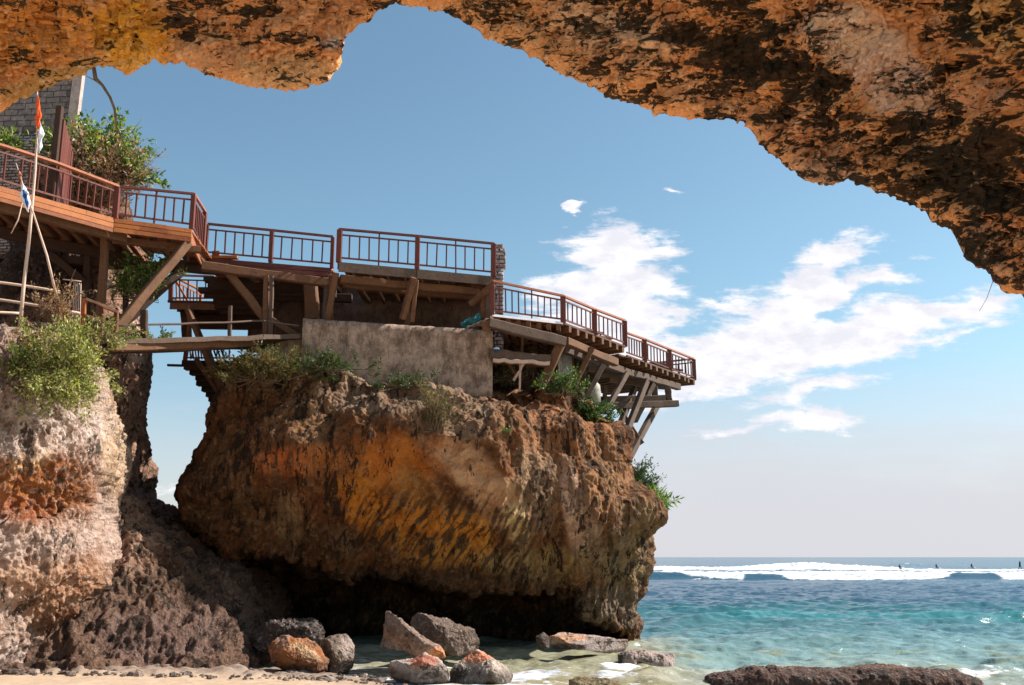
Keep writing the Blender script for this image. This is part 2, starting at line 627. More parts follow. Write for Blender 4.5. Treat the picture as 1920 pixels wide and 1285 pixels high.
def brick_mat(name, bw, bh, c1, c2, mortar, msize=0.02, squash=1.0, bump=0.8, off=0.5):
    m, t, b = new_mat(name)
    pos = world_pos(t)
    sp = t.new('ShaderNodeSeparateXYZ')
    t.put(sp.inputs[0], pos)
    cb = t.new('ShaderNodeCombineXYZ')
    nz = t.noise(pos, 1.7, 4, .6)
    t.put(cb.inputs[0], t.math('ADD', t.math('ADD', sp.outputs[0], t.math('MULTIPLY', sp.outputs[1], 1.0)), t.math('MULTIPLY', nz, .06)))
    t.put(cb.inputs[1], t.math('ADD', sp.outputs[2], t.math('MULTIPLY', t.noise(pos, 3.1, 4, .6), .06)))
    br = t.new('ShaderNodeTexBrick')
    t.put(br.inputs['Vector'], cb.outputs[0])
    br.offset = off
    br.inputs['Color1'].default_value = (*c1, 1)
    br.inputs['Color2'].default_value = (*c2, 1)
    br.inputs['Mortar'].default_value = (*mortar, 1)
    br.inputs['Scale'].default_value = 1.0
    br.inputs['Mortar Size'].default_value = msize
    br.inputs['Mortar Smooth'].default_value = 0.3
    br.inputs['Brick Width'].default_value = bw
    br.inputs['Row Height'].default_value = bh
    n = t.noise(pos, 9, 7, .7)
    base = t.mix(t.math('MULTIPLY', t.ramp(n, .48, .66), .6), br.outputs[0], tuple(x * .35 for x in c1))
    base = t.mix(t.math('MULTIPLY', t.ramp(t.noise(pos, 5, 7, .7), .52, .66), .5), base, tuple(min(1, x * 1.7) for x in c2))
    t.put(b.inputs['Base Color'], base)
    b.inputs['Roughness'].default_value = 0.95
    bp = t.new('ShaderNodeBump')
    bp.inputs['Strength'].default_value = bump
    bp.inputs['Distance'].default_value = 0.04
    h = t.math('SUBTRACT', t.math('MULTIPLY', n, 0.6), br.outputs['Fac'])
    t.put(bp.inputs['Height'], h)
    t.put(b.inputs['Normal'], bp.outputs[0])
    return m


M['block'] = brick_mat('grey_block', 0.42, 0.20, (0.14, 0.115, 0.105), (0.27, 0.22, 0.20), (0.07, 0.055, 0.05), .018)
M['rubble'] = brick_mat('rubble_stone', 0.24, 0.10, (0.24, 0.17, 0.15), (0.5, 0.38, 0.33), (0.05, 0.035, 0.03), .022)
# ------------------------------------------------------------------ rock masses
def blobs(px, py, base, lst, wob=None):
    """base colour and soft edged patches: mineral stains, some painted light and shade; px, py arrays"""
    c = np.tile(np.array(base, float), (len(px), 1))
    for (x, y, rx, ry, ang, col, k) in lst:
        a = math.radians(ang)
        dx, dy = px - x, -(py - y)
        u_ = (dx * math.cos(a) + dy * math.sin(a)) / rx
        v_ = (-dx * math.sin(a) + dy * math.cos(a)) / ry
        r = np.sqrt(u_ * u_ + v_ * v_)
        if wob is not None:
            r = r + wob
        mk = (1 - sstep(0.55, 1.15, r))[:, None] * k
        c = c * (1 - mk) + np.array(col, float) * mk
    return c


def grid_quads(nr, nc, closed=False):
    r = np.arange(nr - 1)[:, None]
    cN = nc if closed else nc - 1
    c = np.arange(cN)[None, :]
    c2 = (c + 1) % nc
    a = r * nc + c
    b = r * nc + c2
    return np.stack([a, b, b + nc, a + nc], -1).reshape(-1, 4)


def vnormals(v, q):
    n = np.zeros_like(v)
    a, b, c, d = v[q[:, 0]], v[q[:, 1]], v[q[:, 2]], v[q[:, 3]]
    fn = np.cross(c - a, d - b)
    for k in range(4):
        for ax in range(3):
            n[:, ax] += np.bincount(q[:, k], fn[:, ax], minlength=len(v))
    return n / np.maximum(np.linalg.norm(n, axis=1), 1e-9)[:, None]


def craggy(p, big=0.5, mid=0.16, small=0.05, pit=0.10, sx=(1, 1, 1), seed=0, bs=0.35, lateral=1.0):
    q = p * np.array(sx)
    d = big * 2.2 * fbm(q, bs, 3, 0.5, seed)
    d += mid * fbm(q, 1.1, 4, 0.55, seed + 1, ridge=True)
    d += small * 2 * fbm(q, 4.5, 3, 0.6, seed + 2)
    if pit:
        wz = worley(q + 0.15 * np.stack([perlin(q * 3 + 9), perlin(q * 3 + 31), perlin(q * 3 + 57)], 1), 2.2, seed)
        d += pit * (np.clip(wz, 0, 0.9) - 0.5)
        wz = worley(q, 6.0, seed + 3)
        d -= pit * 0.45 * (1 - sstep(0.15, 0.5, wz))
    return d


def loft(name, mat, levels, nz, nt, label, cat, post=None, tone=None, moss=None, expo=2.0, front_share=0.72, disp=None, kind=None, disp_amt=None):
    """levels: (py, xl, xr, front depth, mid depth, back depth), first = top"""
    L = np.array(levels, float)
    zs = np.array([P(960, r[0], r[4]).z for r in L])
    X0 = np.array([P(r[1], r[0], r[4]).x for r in L])
    X1 = np.array([P(r[2], r[0], r[4]).x for r in L])
    order = np.argsort(zs)
    zq = np.linspace(zs.min(), zs.max(), nz)
    f = lambda arr: np.interp(zq, zs[order], np.asarray(arr)[order])
    x0, x1, df, dm, db = f(X0), f(X1), f(L[:, 3]), f(L[:, 4]), f(L[:, 5])
    nf = int(nt * front_share)
    # theta from pi..2pi = front (y smaller), 0..pi = back
    th = np.concatenate([np.linspace(math.pi, 2 * math.pi, nf, endpoint=False), np.linspace(0, math.pi, nt - nf, endpoint=False)])
    cs, sn = np.cos(th), np.sin(th)
    e = 2.0 / expo
    ex = np.sign(cs) * np.abs(cs) ** e
    ey = np.sign(sn) * np.abs(sn) ** e
    cx, hx = (x0 + x1) / 2, (x1 - x0) / 2
    Xg = cx[:, None] + hx[:, None] * ex[None, :]
    Yg = dm[:, None] + np.where(sn[None, :] < 0, (dm - df)[:, None], (db - dm)[:, None]) * ey[None, :]
    Zg = np.repeat(zq[:, None], nt, 1)
    v = np.stack([Xg, Yg, Zg], -1).reshape(-1, 3)
    # caps
    ntop = 14
    rings = []
    for i in range(1, ntop + 1):
        k = 1 - i / ntop
        top = v.reshape(nz, nt, 3)[-1]
        c0 = top.mean(0)
        r_ = c0 + (top - c0) * max(k, 0.001)
        rings.append(r_)
    v = np.concatenate([v] + rings)
    q = grid_quads(nz + ntop, nt, True)
    if post is not None:
        v = post(v)
    n = vnormals(v, q)
    amt = disp(v)
    if disp_amt is not None:
        amt = amt * disp_amt(v)
    v = v + n * amt[:, None]
    px, py = proj(v[:, 0], v[:, 1], v[:, 2])
    wob = 0.45 * fbm(v, 0.9, 4, 0.6, 4)
    cols = tone(px, py, v, wob) if tone else None
    at = {'moss': moss(px, py, v) if moss else np.full(len(v), 0.5)}
    o = np_mesh(name, v, q, mat, cols=cols, attrs=at, org=(float(v[:, 0].mean()), float(v[:, 1].mean()), float(v[:, 2].min())))
    tag(o, label, cat, kind=kind)
    return o


# ---- sea stack
def stack_post(v):
    v = v.copy()
    px, py = proj(v[:, 0], v[:, 1], v[:, 2])
    front = v[:, 1] < 33.6
    # the top slopes down towards the right
    topz = P(960, 690, 33).z
    k = sstep(topz - 2.5, topz, v[:, 2])
    drop = np.interp(px, [430, 560, 700, 850, 1000, 1120, 1200], [0.30, 0.60, 1.0, 1.55, 1.75, 1.75, 1.8])
    drop = np.where(v[:, 1] > 31.5, np.minimum(drop, 0.9), drop)
    v[:, 2] -= drop * k
    # undercut notch at the foot
    edge = np.interp(px, [330, 380, 430, 500, 600, 700, 800, 900, 1000, 1080, 1130, 1170, 1215],
                     [985, 1008, 1022, 1040, 1055, 1068, 1085, 1095, 1098, 1108, 1150, 1185, 1230])
    edge = edge + 9 * perlin(np.stack([px / 28, py * 0, py * 0], 1)) + 8 * perlin(np.stack([px / 9, py * 0 + 4, py * 0], 1))
    t_ = sstep(0, 30, py - edge)
    target = 35.6 + 0.8 * perlin(np.stack([px / 60, py / 40, py * 0 + 7], 1))
    ny = v[:, 1] + (target - v[:, 1]) * t_ * 0.95
    v[:, 1] = np.where(front & (v[:, 1] < target), ny, v[:, 1])
    return v


STACK = [
    (690, 452, 1085, 29.3, 33, 39), (720, 438, 1120, 29.0, 33, 39), (745, 428, 1128, 28.8, 33, 39.5),
    (770, 420, 1135, 28.6, 33, 40), (800, 408, 1150, 28.3, 33, 40), (830, 398, 1176, 28.0, 33, 40.5),
    (850, 383, 1172, 27.8, 33, 40.5), (880, 366, 1176, 27.7, 33, 41), (905, 355, 1192, 27.7, 33, 41),
    (930, 347, 1212, 27.8, 33, 41), (955, 345, 1244, 28.0, 33, 41), (975, 349, 1250, 28.2, 33, 41), (990, 352, 1240, 28.3, 33, 41),
    (1005, 352, 1232, 28.5, 33, 41), (1040, 352, 1224, 28.9, 33, 41), (1075, 356, 1216, 29.4, 33, 41), (1110, 360, 1206, 30.0, 33, 41),
    (1140, 365, 1197, 30.6, 33, 41), (1160, 370, 1196, 31, 33, 41), (1175, 370, 1210, 31.2, 33, 41), (1187, 370, 1206, 31.4, 33, 41),
    (1200, 370, 1190, 31.5, 33, 41), (1260, 360, 1190, 31.5, 33, 41)]


def stack_tone(px, py, v, wob):
    base = (0.19, 0.08, 0.03)
    o_ = (0.60, 0.20, 0.03)
    och = (0.66, 0.26, 0.035)
    tan_ = (0.62, 0.40, 0.24)
    dk = (0.07, 0.04, 0.022)
    lst = [
        (700, 735, 300, 50, -4, (0.30, 0.22, 0.165), .9), (560, 780, 90, 60, -20, (0.33, 0.20, 0.11), .8), (860, 790, 90, 45, 0, (0.34, 0.24, 0.17), .8),
        (500, 800, 90, 90, 0, (0.20, 0.10, 0.045), .6), (560, 865, 110, 30, 5, (0.66, 0.21, 0.06), .8), (430, 890, 60, 100, 0, (0.20, 0.11, 0.05), .7),
        (650, 880, 90, 40, -15, (0.45, 0.2, 0.06), .7), (740, 870, 90, 60, -30, o_, .8), (850, 860, 70, 40, -30, (0.70, 0.34, 0.16), .8), (880, 885, 75, 45, -55, (0.72, 0.46, 0.28), .95),
        (930, 940, 45, 60, 30, (0.72, 0.46, 0.27), .7), (690, 950, 55, 75, 20, och, .95), (655, 920, 55, 30, 0, och, .6), (800, 940, 90, 45, -30, (0.40, 0.2, 0.06), .8),
        (800, 1000, 80, 60, -45, och, .9), (880, 1010, 55, 50, -40, (0.80, 0.36, 0.05), .9), (845, 1040, 120, 35, -10, (0.45, 0.24, 0.06), .6), (540, 975, 28, 60, 0, (0.50, 0.37, 0.22), .8),
        (470, 960, 60, 60, 0, (0.16, 0.10, 0.05), .7), (600, 1020, 120, 40, 0, (0.17, 0.11, 0.06), .7), (970, 985, 28, 45, 10, (0.75, 0.58, 0.33), .9), (1010, 900, 45, 110, 8, (0.36, 0.25, 0.17), .8),
        (1060, 800, 110, 60, 0, (0.40, 0.19, 0.09), .8), (960, 800, 50, 50, 0, (0.30, 0.16, 0.08), .7), (1075, 950, 24, 100, 8, (0.70, 0.50, 0.40), .95), (1105, 1000, 26, 60, 15, (0.62, 0.45, 0.36), .7),
        (1140, 900, 60, 90, 0, (0.38, 0.21, 0.11), .8), (1000, 1060, 110, 40, 0, (0.36, 0.25, 0.11), .8), (1160, 1050, 80, 70, 0, (0.30, 0.23, 0.14), .8), (1130, 1140, 110, 50, 0, (0.20, 0.16, 0.13), .9),
        (1210, 980, 50, 60, 0, (0.34, 0.24, 0.14), .7), (390, 930, 55, 90, 0, (0.14, 0.085, 0.05), .8),
        (700, 1100, 420, 45, 0, (0.06, 0.045, 0.035), .6), (650, 1170, 460, 50, 0, (0.06, 0.045, 0.035), .9),  # deep shade of the undercut painted into the rock colour
    ]
    c = blobs(px, py, base, lst, wob)
    c = c * np.array((.92, .84, .74))
    # slanting dark run-off marks in the lower face
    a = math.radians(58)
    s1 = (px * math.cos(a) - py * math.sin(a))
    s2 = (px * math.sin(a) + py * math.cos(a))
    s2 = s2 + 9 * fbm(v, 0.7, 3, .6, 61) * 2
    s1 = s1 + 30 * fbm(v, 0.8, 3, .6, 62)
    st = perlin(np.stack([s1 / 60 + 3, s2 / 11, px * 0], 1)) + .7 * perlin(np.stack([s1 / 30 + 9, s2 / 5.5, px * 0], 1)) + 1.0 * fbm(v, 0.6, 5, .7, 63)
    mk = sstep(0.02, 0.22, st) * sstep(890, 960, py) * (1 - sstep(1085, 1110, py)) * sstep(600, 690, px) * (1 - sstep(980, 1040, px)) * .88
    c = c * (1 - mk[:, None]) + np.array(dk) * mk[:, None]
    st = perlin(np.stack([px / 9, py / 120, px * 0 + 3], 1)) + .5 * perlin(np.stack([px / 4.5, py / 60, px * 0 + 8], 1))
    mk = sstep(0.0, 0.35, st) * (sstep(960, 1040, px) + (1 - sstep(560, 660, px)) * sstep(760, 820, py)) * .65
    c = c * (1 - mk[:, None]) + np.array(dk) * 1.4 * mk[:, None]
    return c


def stack_disp(v):
    px, py = proj(v[:, 0], v[:, 1], v[:, 2])
    a = math.radians(60)
    s1 = px * math.cos(a) - py * math.sin(a) + 30 * fbm(v, .8, 3, .6, 62)
    s2 = px * math.sin(a) + py * math.cos(a) + 12 * fbm(v, .7, 3, .6, 61)
    rb = perlin(np.stack([s1 / 90 + 3, s2 / 13, px * 0], 1)) + .5 * perlin(np.stack([s1 / 50 + 3, s2 / 6, px * 0], 1))
    k = sstep(860, 980, py)
    return craggy(v, 0.44, 0.14, 0.045, 0.06, (1.25, 1, 0.75), 3, 0.42) + .16 * k * rb


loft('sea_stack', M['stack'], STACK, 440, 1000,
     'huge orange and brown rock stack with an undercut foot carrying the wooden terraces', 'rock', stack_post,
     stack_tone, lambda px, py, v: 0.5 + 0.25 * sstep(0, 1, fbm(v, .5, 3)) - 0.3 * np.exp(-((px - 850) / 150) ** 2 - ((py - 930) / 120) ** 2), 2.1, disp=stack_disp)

# ---- cliff on the left, front mass
CL = [(628, -900, 127, 23.6, 25, 33), (640, -900, 144, 23.3, 25, 33), (665, -900, 156, 23.0, 25, 33), (700, -900, 166, 22.8, 25, 33), (760, -900, 178, 22.6, 25, 33), (830, -900, 186, 22.4, 25, 33), (880, -900, 180, 22.3, 25, 33), (930, -900, 169, 22.2, 25, 33), (975, -900, 164, 21.9, 25, 33), (1010, -900, 174, 21.7, 25, 33), (1050, -900, 184, 21.6, 25, 33), (1080, -900, 182, 21.8, 25, 33), (1110, -900, 167, 22.2, 25, 33), (1140, -900, 147, 22.6, 25, 33), (1180, -900, 122, 22.9, 25, 33), (1220, -900, 102, 23.0, 25, 33), (1250, -900, 92, 22.8, 25, 33), (1330, -900, 102, 22.5, 25, 33)]


def cl_post(v):
    v = v.copy()
    px, py = proj(v[:, 0], v[:, 1], v[:, 2])
    front = v[:, 1] < 25.2
    yo = v[:, 1].copy()
    v[:, 1] -= 1.05 * np.clip(-9.8 - v[:, 0], -0.5, 7)
    v[:, 2] = CAMZ + (v[:, 2] - CAMZ) * v[:, 1] / yo
    front = yo < 25.2
    # overhanging hollow that faces down, stained orange
    lo = np.interp(px, [-300, 0, 60, 110, 160], [985, 975, 965, 975, 940])
    hi = np.interp(px, [-300, 0, 60, 110, 165], [900, 880, 835, 850, 930])
    tt = np.clip((py - hi) / np.maximum(lo - hi, 1), 0, 1)
    inside = (tt > 0) & (py < lo + 14) & (px < 170)
    depth = 0.75 * tt * (1 - sstep(0, 14, py - lo))
    v[:, 1] += np.where(front & inside, depth, 0)
    v[:, 2] -= np.where(front & inside, 0, 0)
    # belly undercut low down
    tt = sstep(1085, 1190, py) * (1 - sstep(1215, 1250, py)) * sstep(40, 90, px)
    v[:, 1] += np.where(front, 0.6 * tt, 0)
    return v


def cl_tone(px, py, v, wob):
    lst = [
        (70, 905, 125, 95, 0, (0.30, 0.105, 0.025), .97), (60, 860, 50, 25, 20, (0.58, 0.34, 0.14), .8), (40, 955, 70, 30, 0, (0.34, 0.10, 0.035), .6),
        (140, 1110, 110, 70, 20, (0.36, 0.18, 0.09), .85), (130, 1190, 70, 60, 0, (0.22, 0.10, 0.05), .85), (60, 1080, 80, 40, 0, (0.50, 0.30, 0.19), .7),
        (215, 840, 30, 120, 0, (0.52, 0.36, 0.20), .6), (60, 800, 160, 70, 0, (0.58, 0.47, 0.42), .8), (20, 660, 90, 30, 0, (0.45, 0.26, 0.24), .6),
        (100, 740, 60, 60, 0, (0.30, 0.24, 0.18), .5), (20, 1240, 120, 50, 0, (0.55, 0.43, 0.38), .7)]
    return blobs(px, py, (0.47, 0.345, 0.285), lst, wob)


loft('left_cliff', M['cliff'], CL, 400, 1000,
     'sunlit pale pink limestone cliff on the left with an orange hollow', 'cliff', cl_post, cl_tone, None, 2.6,
     disp=lambda v: craggy(v, 0.26, 0.17, 0.06, 0.10, (1.5, 1.3, 0.9), 11, 0.45), kind='structure', front_share=.85)

# ---- pillar and slope behind it, in the stack's shade
CB = [(352, 100, 190, 29.3, 30.5, 36), (365, 90, 198, 29.2, 30.5, 36), (400, 60, 190, 29.2, 30.5, 36), (450, 40, 178, 29.2, 30.5, 36), (520, 20, 190, 29.2, 30.5, 36), (600, 10, 210, 29.2, 30.5, 36), (650, 10, 216, 29.0, 30.5, 36), (720, 0, 209, 28.8, 30.5, 36), (790, 0, 205, 28.6, 30.5, 36), (860, 0, 205, 28.2, 30.3, 36), (905, -40, 207, 27.8, 30.0, 36), (925, -80, 215, 27.6, 29.8, 37), (960, -120, 258, 27.2, 29.6, 38), (995, -160, 292, 26.8, 29.4, 39), (1020, -200, 343, 26.4, 29.2, 40), (1050, -240, 388, 26, 29, 41), (1080, -280, 426, 25.6, 28.6, 42), (1120, -320, 456, 25.2, 28.2, 42), (1160, -360, 470, 24.0, 27.8, 42), (1200, -400, 478, 23.4, 27.2, 42), (1240, -440, 483, 22.8, 26.6, 42), (1275, -440, 486, 22.4, 26.2, 42), (1330, -440, 486, 22.2, 26, 42)]


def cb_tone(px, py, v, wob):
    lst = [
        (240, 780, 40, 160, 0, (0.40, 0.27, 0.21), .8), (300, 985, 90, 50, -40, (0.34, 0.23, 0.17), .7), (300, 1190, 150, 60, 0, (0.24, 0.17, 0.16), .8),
        (340, 1060, 120, 50, -20, (0.14, 0.09, 0.06), .8), (60, 480, 120, 110, 0, (0.06, 0.04, 0.035), 1), (210, 560, 40, 80, 0, (0.30, 0.2, 0.15), .7), (250, 620, 35, 70, 0, (0.55, 0.42, 0.38), .9)]  # near-black patch: shade of the void under the walkway, painted in
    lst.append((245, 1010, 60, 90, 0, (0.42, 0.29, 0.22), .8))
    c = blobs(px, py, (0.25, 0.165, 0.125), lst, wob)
    return c * np.array((1.1, .97, .87)) * (1 - .42 * sstep(980, 1080, py))[:, None]  # lower slope darkened: the stack's shade painted into the tone


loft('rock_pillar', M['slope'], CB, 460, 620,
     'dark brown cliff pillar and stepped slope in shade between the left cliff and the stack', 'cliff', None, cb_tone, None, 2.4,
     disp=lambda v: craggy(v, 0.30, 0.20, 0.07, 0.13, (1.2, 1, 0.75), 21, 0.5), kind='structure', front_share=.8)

# ---- far plateau the building stands on
CF = [(466, -1200, 125, 31.6, 36, 48), (520, -1200, 142, 31.8, 36, 48), (620, -1200, 150, 32, 36, 48), (760, -1200, 155, 32, 36, 48), (1000, -1200, 160, 32, 36, 48), (1330, -1200, 170, 32, 36, 48)]
loft('far_cliff', M['cliff'], CF, 120, 300, 'rock face toned dark for the shade behind the timber props under the walkway', 'cliff', None,
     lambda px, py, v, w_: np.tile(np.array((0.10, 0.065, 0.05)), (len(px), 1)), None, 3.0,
     disp=lambda v: craggy(v, 0.35, 0.2, 0.05, 0.15, (1, 1, 1), 31), kind='structure')  # dark tone puts the shade under the walkway into the rock colour

RB = [(628, 880, 1010, 34.0, 35.5, 38), (650, 880, 1050, 33.8, 35.5, 38), (700, 880, 1095, 33.4, 35.5, 38), (760, 880, 1110, 33, 35.5, 38), (800, 880, 1110, 33, 35.5, 38)]
loft('recess_backing', M['stack'], RB, 90, 160, 'dark backing rock added to darken the recess behind the props of the right terrace', 'rock', None,
     lambda px, py, v, w_: np.tile(np.array((0.09, 0.05, 0.03)), (len(px), 1)), None, 2.4, disp=lambda v: craggy(v, 0.15, 0.15, 0.05, 0.1, (1, 1, 1), 35))  # backing added so the recess reads dark, shade put into its colour

# ---- the cave arch overhead
LIP = [(-700, 520), (-400, 400), (-200, 300), (0, 205), (60, 172), (125, 152), (160, 136), (185, 128), (205, 129), (240, 141), (262, 132), (278, 118), (287, 113), (300, 121), (325, 124), (345, 118),
       (385, 140), (430, 155), (480, 166), (510, 169), (550, 170), (580, 165), (605, 156), (620, 148), (634, 126), (640, 100), (646, 70), (655, 64), (670, 50), (690, 43), (706, 30), (722, 14),
       (742, 6), (790, 12), (835, 28), (870, 48), (905, 70), (950, 92), (1000, 110), (1050, 140), (1080, 150), (1120, 165), (1150, 188), (1180, 190), (1230, 215), (1250, 213), (1300, 225),
       (1350, 235), (1388, 236), (1410, 260), (1430, 288), (1460, 305), (1492, 320), (1502, 338), (1525, 345), (1560, 345), (1590, 338), (1640, 360), (1700, 388), (1735, 400), (1752, 420),
       (1785, 437), (1810, 465), (1832, 500), (1870, 515), (1895, 540), (1920, 556), (2000, 640), (2080, 740), (2160, 850), (2240, 980), (2320, 1150), (2400, 1330)]
LX = np.array([p_[0] for p_ in LIP], float)
LY = np.array([p_[1] for p_ in LIP], float)


def build_arch():
    # columns, denser inside the frame
    xs = np.concatenate([np.linspace(-700, -60, 60, endpoint=False), np.linspace(-60, 1980, 1250, endpoint=False), np.linspace(1980, 2400, 70)])
    ly = np.interp(xs, LX, LY)
    # a little sawtooth on the lip
    jag = 5 * perlin(np.stack([xs / 23, xs * 0, xs * 0], 1)) + 4 * perlin(np.stack([xs / 9, xs * 0 + 3, xs * 0], 1))
    ly = ly + jag
    dl = np.interp(xs, [-700, 0, 640, 700, 1000, 1400, 1700, 1920, 2400], [13.8, 14.6, 14.9, 14.9, 14.6, 13.6, 12.6, 11.8, 10.4])
    nr = 380
    tt = np.linspace(0, 1, nr) ** 1.15
    V = np.zeros((nr, len(xs), 3))
    TOP = -330.0
    for i, s_ in enumerate(tt):
        py = ly + (TOP - ly) * s_
        up = ly - py
        d = dl - 0.30 * up / 100 - 0.25 * np.sqrt(np.maximum(up, 0) / 100)
        x, y, z = (xs - 960) / F, CP - (642.5 - py) / F * SP, SP + (642.5 - py) / F * CP
        V[i, :, 0] = x * d / y
        V[i, :, 1] = d
        V[i, :, 2] = CAMZ + z * d / y
    # outer side: from the lip up and back over the top
    lip = V[0]
    last = V[-1]
    outer = []
    for (fy, fz) in ((0.35, 0.45), (0.7, 1.1), (0.8, 2.0), (0.5, 3.2), (-0.6, 4.2)):
        o_ = lip + np.array([0.0, fy, fz])
        outer.append(o_)
    top_in = last + np.array([0, -0.3, 1.0])
    top_mid = 0.5 * (outer[-1] + top_in) + np.array([0, 0, 0.6])
    rows = [last * 1.0] + []
    allr = [top_in, top_mid] + outer[::-1]
    allr = np.array(allr)
    # resample outer rows finer
    fineo = []
    for i in range(len(allr) - 1):
        for k in range(10):
            fineo.append(allr[i] * (1 - k / 10) + allr[i + 1] * (k / 10))
    fineo.append(allr[-1])
    A = np.concatenate([V, np.array([last + (top_in - last) * k for k in (0.33, 0.66)]), np.array(fineo)], 0)
    n_r, n_c = A.shape[0], A.shape[1]
    v = A.reshape(-1, 3)
    r = np.arange(n_r)[:, None]
    c = np.arange(n_c - 1)[None, :]
    r2 = (r + 1) % n_r
    q = np.stack([r * n_c + c, r2 * n_c + c, r2 * n_c + c + 1, r * n_c + c + 1], -1).reshape(-1, 4)
    n = vnormals(v, q)
    px, py = proj(v[:, 0], v[:, 1], v[:, 2])
    rot = math.radians(-26)
    p2 = np.stack([v[:, 0] * math.cos(rot) - v[:, 2] * math.sin(rot), v[:, 1], v[:, 0] * math.sin(rot) + v[:, 2] * math.cos(rot)], 1)
    p2 = p2 * np.array([0.75, 1.0, 1.35])
    d = 0.28 * 2 * fbm(p2, 0.55, 3, 0.5, 41) + 0.24 * fbm(p2, 1.3, 4, 0.55, 42, ridge=True) + 0.07 * 2 * fbm(p2, 4.2, 4, 0.6, 43)
    w1 = worley(p2 + 0.12 * np.stack([perlin(p2 * 3 + 9), perlin(p2 * 3 + 31), perlin(p2 * 3 + 57)], 1), 2.3, 5)
    d += 0.16 * (np.clip(w1, 0, .9) - .5)
    w2 = worley(p2, 6.5, 8)
    d -= 0.12 * (1 - sstep(0.15, 0.5, w2))
    d += 0.05 * fbm(p2, 9.0, 3, .6, 47, ridge=True)
    # keep the lip line where the outline was traced
    lipdist = np.full((n_r, n_c), 1.0)
    lipdist[:nr] = sstep(0, 60, (ly[None, :] - (ly[None, :] + (TOP - ly[None, :]) * tt[:, None]))) * 0.75 + 0.25
    lipdist[-20:] = np.linspace(1, .35, 20)[:, None]
    v = v + n * (d * lipdist.reshape(-1))[:, None]
    wob = 0.5 * fbm(v, 1.1, 4, 0.6, 44)
    lst = [
        (60, 60, 160, 90, 0, (0.82, 0.33, 0.06), .9), (250, 60, 90, 90, 0, (0.84, 0.40, 0.04), .95), (100, 150, 120, 30, 20, (0.45, 0.27, 0.08), .8), (400, 90, 90, 60, 0, (0.70, 0.36, 0.17), .8),
        (540, 130, 110, 40, 0, (0.70, 0.42, 0.20), .9), (620, 80, 30, 15, 0, (0.8, 0.66, 0.58), .9), (560, 40, 120, 60, 10, (0.66, 0.32, 0.14), .8), (1000, 60, 150, 60, -25, (0.80, 0.42, 0.18), .9),
        (1150, 60, 140, 60, -20, (0.86, 0.55, 0.33), .9), (1250, 140, 160, 40, -28, (0.80, 0.42, 0.20), .8), (1600, 70, 110, 60, -20, (0.95, 0.68, 0.48), .9), (1680, 160, 90, 60, -30, (0.92, 0.62, 0.45), .9), (1870, 40, 90, 70, 0, (0.85, 0.48, 0.17), .9),
        (1850, 180, 90, 40, 0, (0.75, 0.38, 0.20), .8), (1500, 250, 170, 50, -20, (0.62, 0.30, 0.15), .7), (1880, 390, 60, 60, 0, (0.78, 0.34, 0.15), .9), (1780, 330, 170, 60, -20, (0.34, 0.20, 0.09), .8), (1850, 470, 70, 50, -40, (0.60, 0.30, 0.16), .8), (1560, 330, 90, 30, -15, (0.34, 0.24, 0.18), .7)]
    px, py = proj(v[:, 0], v[:, 1], v[:, 2])
    cols = blobs(px, py, (0.88, 0.40, 0.15), lst, wob)
    mo = 0.44 + 0.16 * sstep(700, 1100, px) + 0.35 * np.exp(-((px - 1800) / 170) ** 2 - ((py - 320) / 80) ** 2) \
        - 0.4 * np.exp(-((px - 1640) / 90) ** 2 - ((py - 110) / 90) ** 2) - 0.3 * np.exp(-((px - 150) / 180) ** 2 - ((py - 60) / 60) ** 2) \
        + 0.3 * np.exp(-((px - 1450) / 200) ** 2 - ((py - 120 - (px - 1450) * .3) / 50) ** 2) \
        + 0.3 * np.exp(-((px - 350) / 60) ** 2 - ((py - 40) / 40) ** 2) + 0.3 * np.exp(-((px - 480) / 50) ** 2 - ((py - 20) / 20) ** 2)
    o = np_mesh('cave_roof', v, q, M['arch'], cols=cols, attrs={'moss': mo}, org=(0, 12, 10))
    tag(o, 'pitted orange and black rock roof of the sea cave arching over the whole view', 'cave', kind='structure')


build_arch()


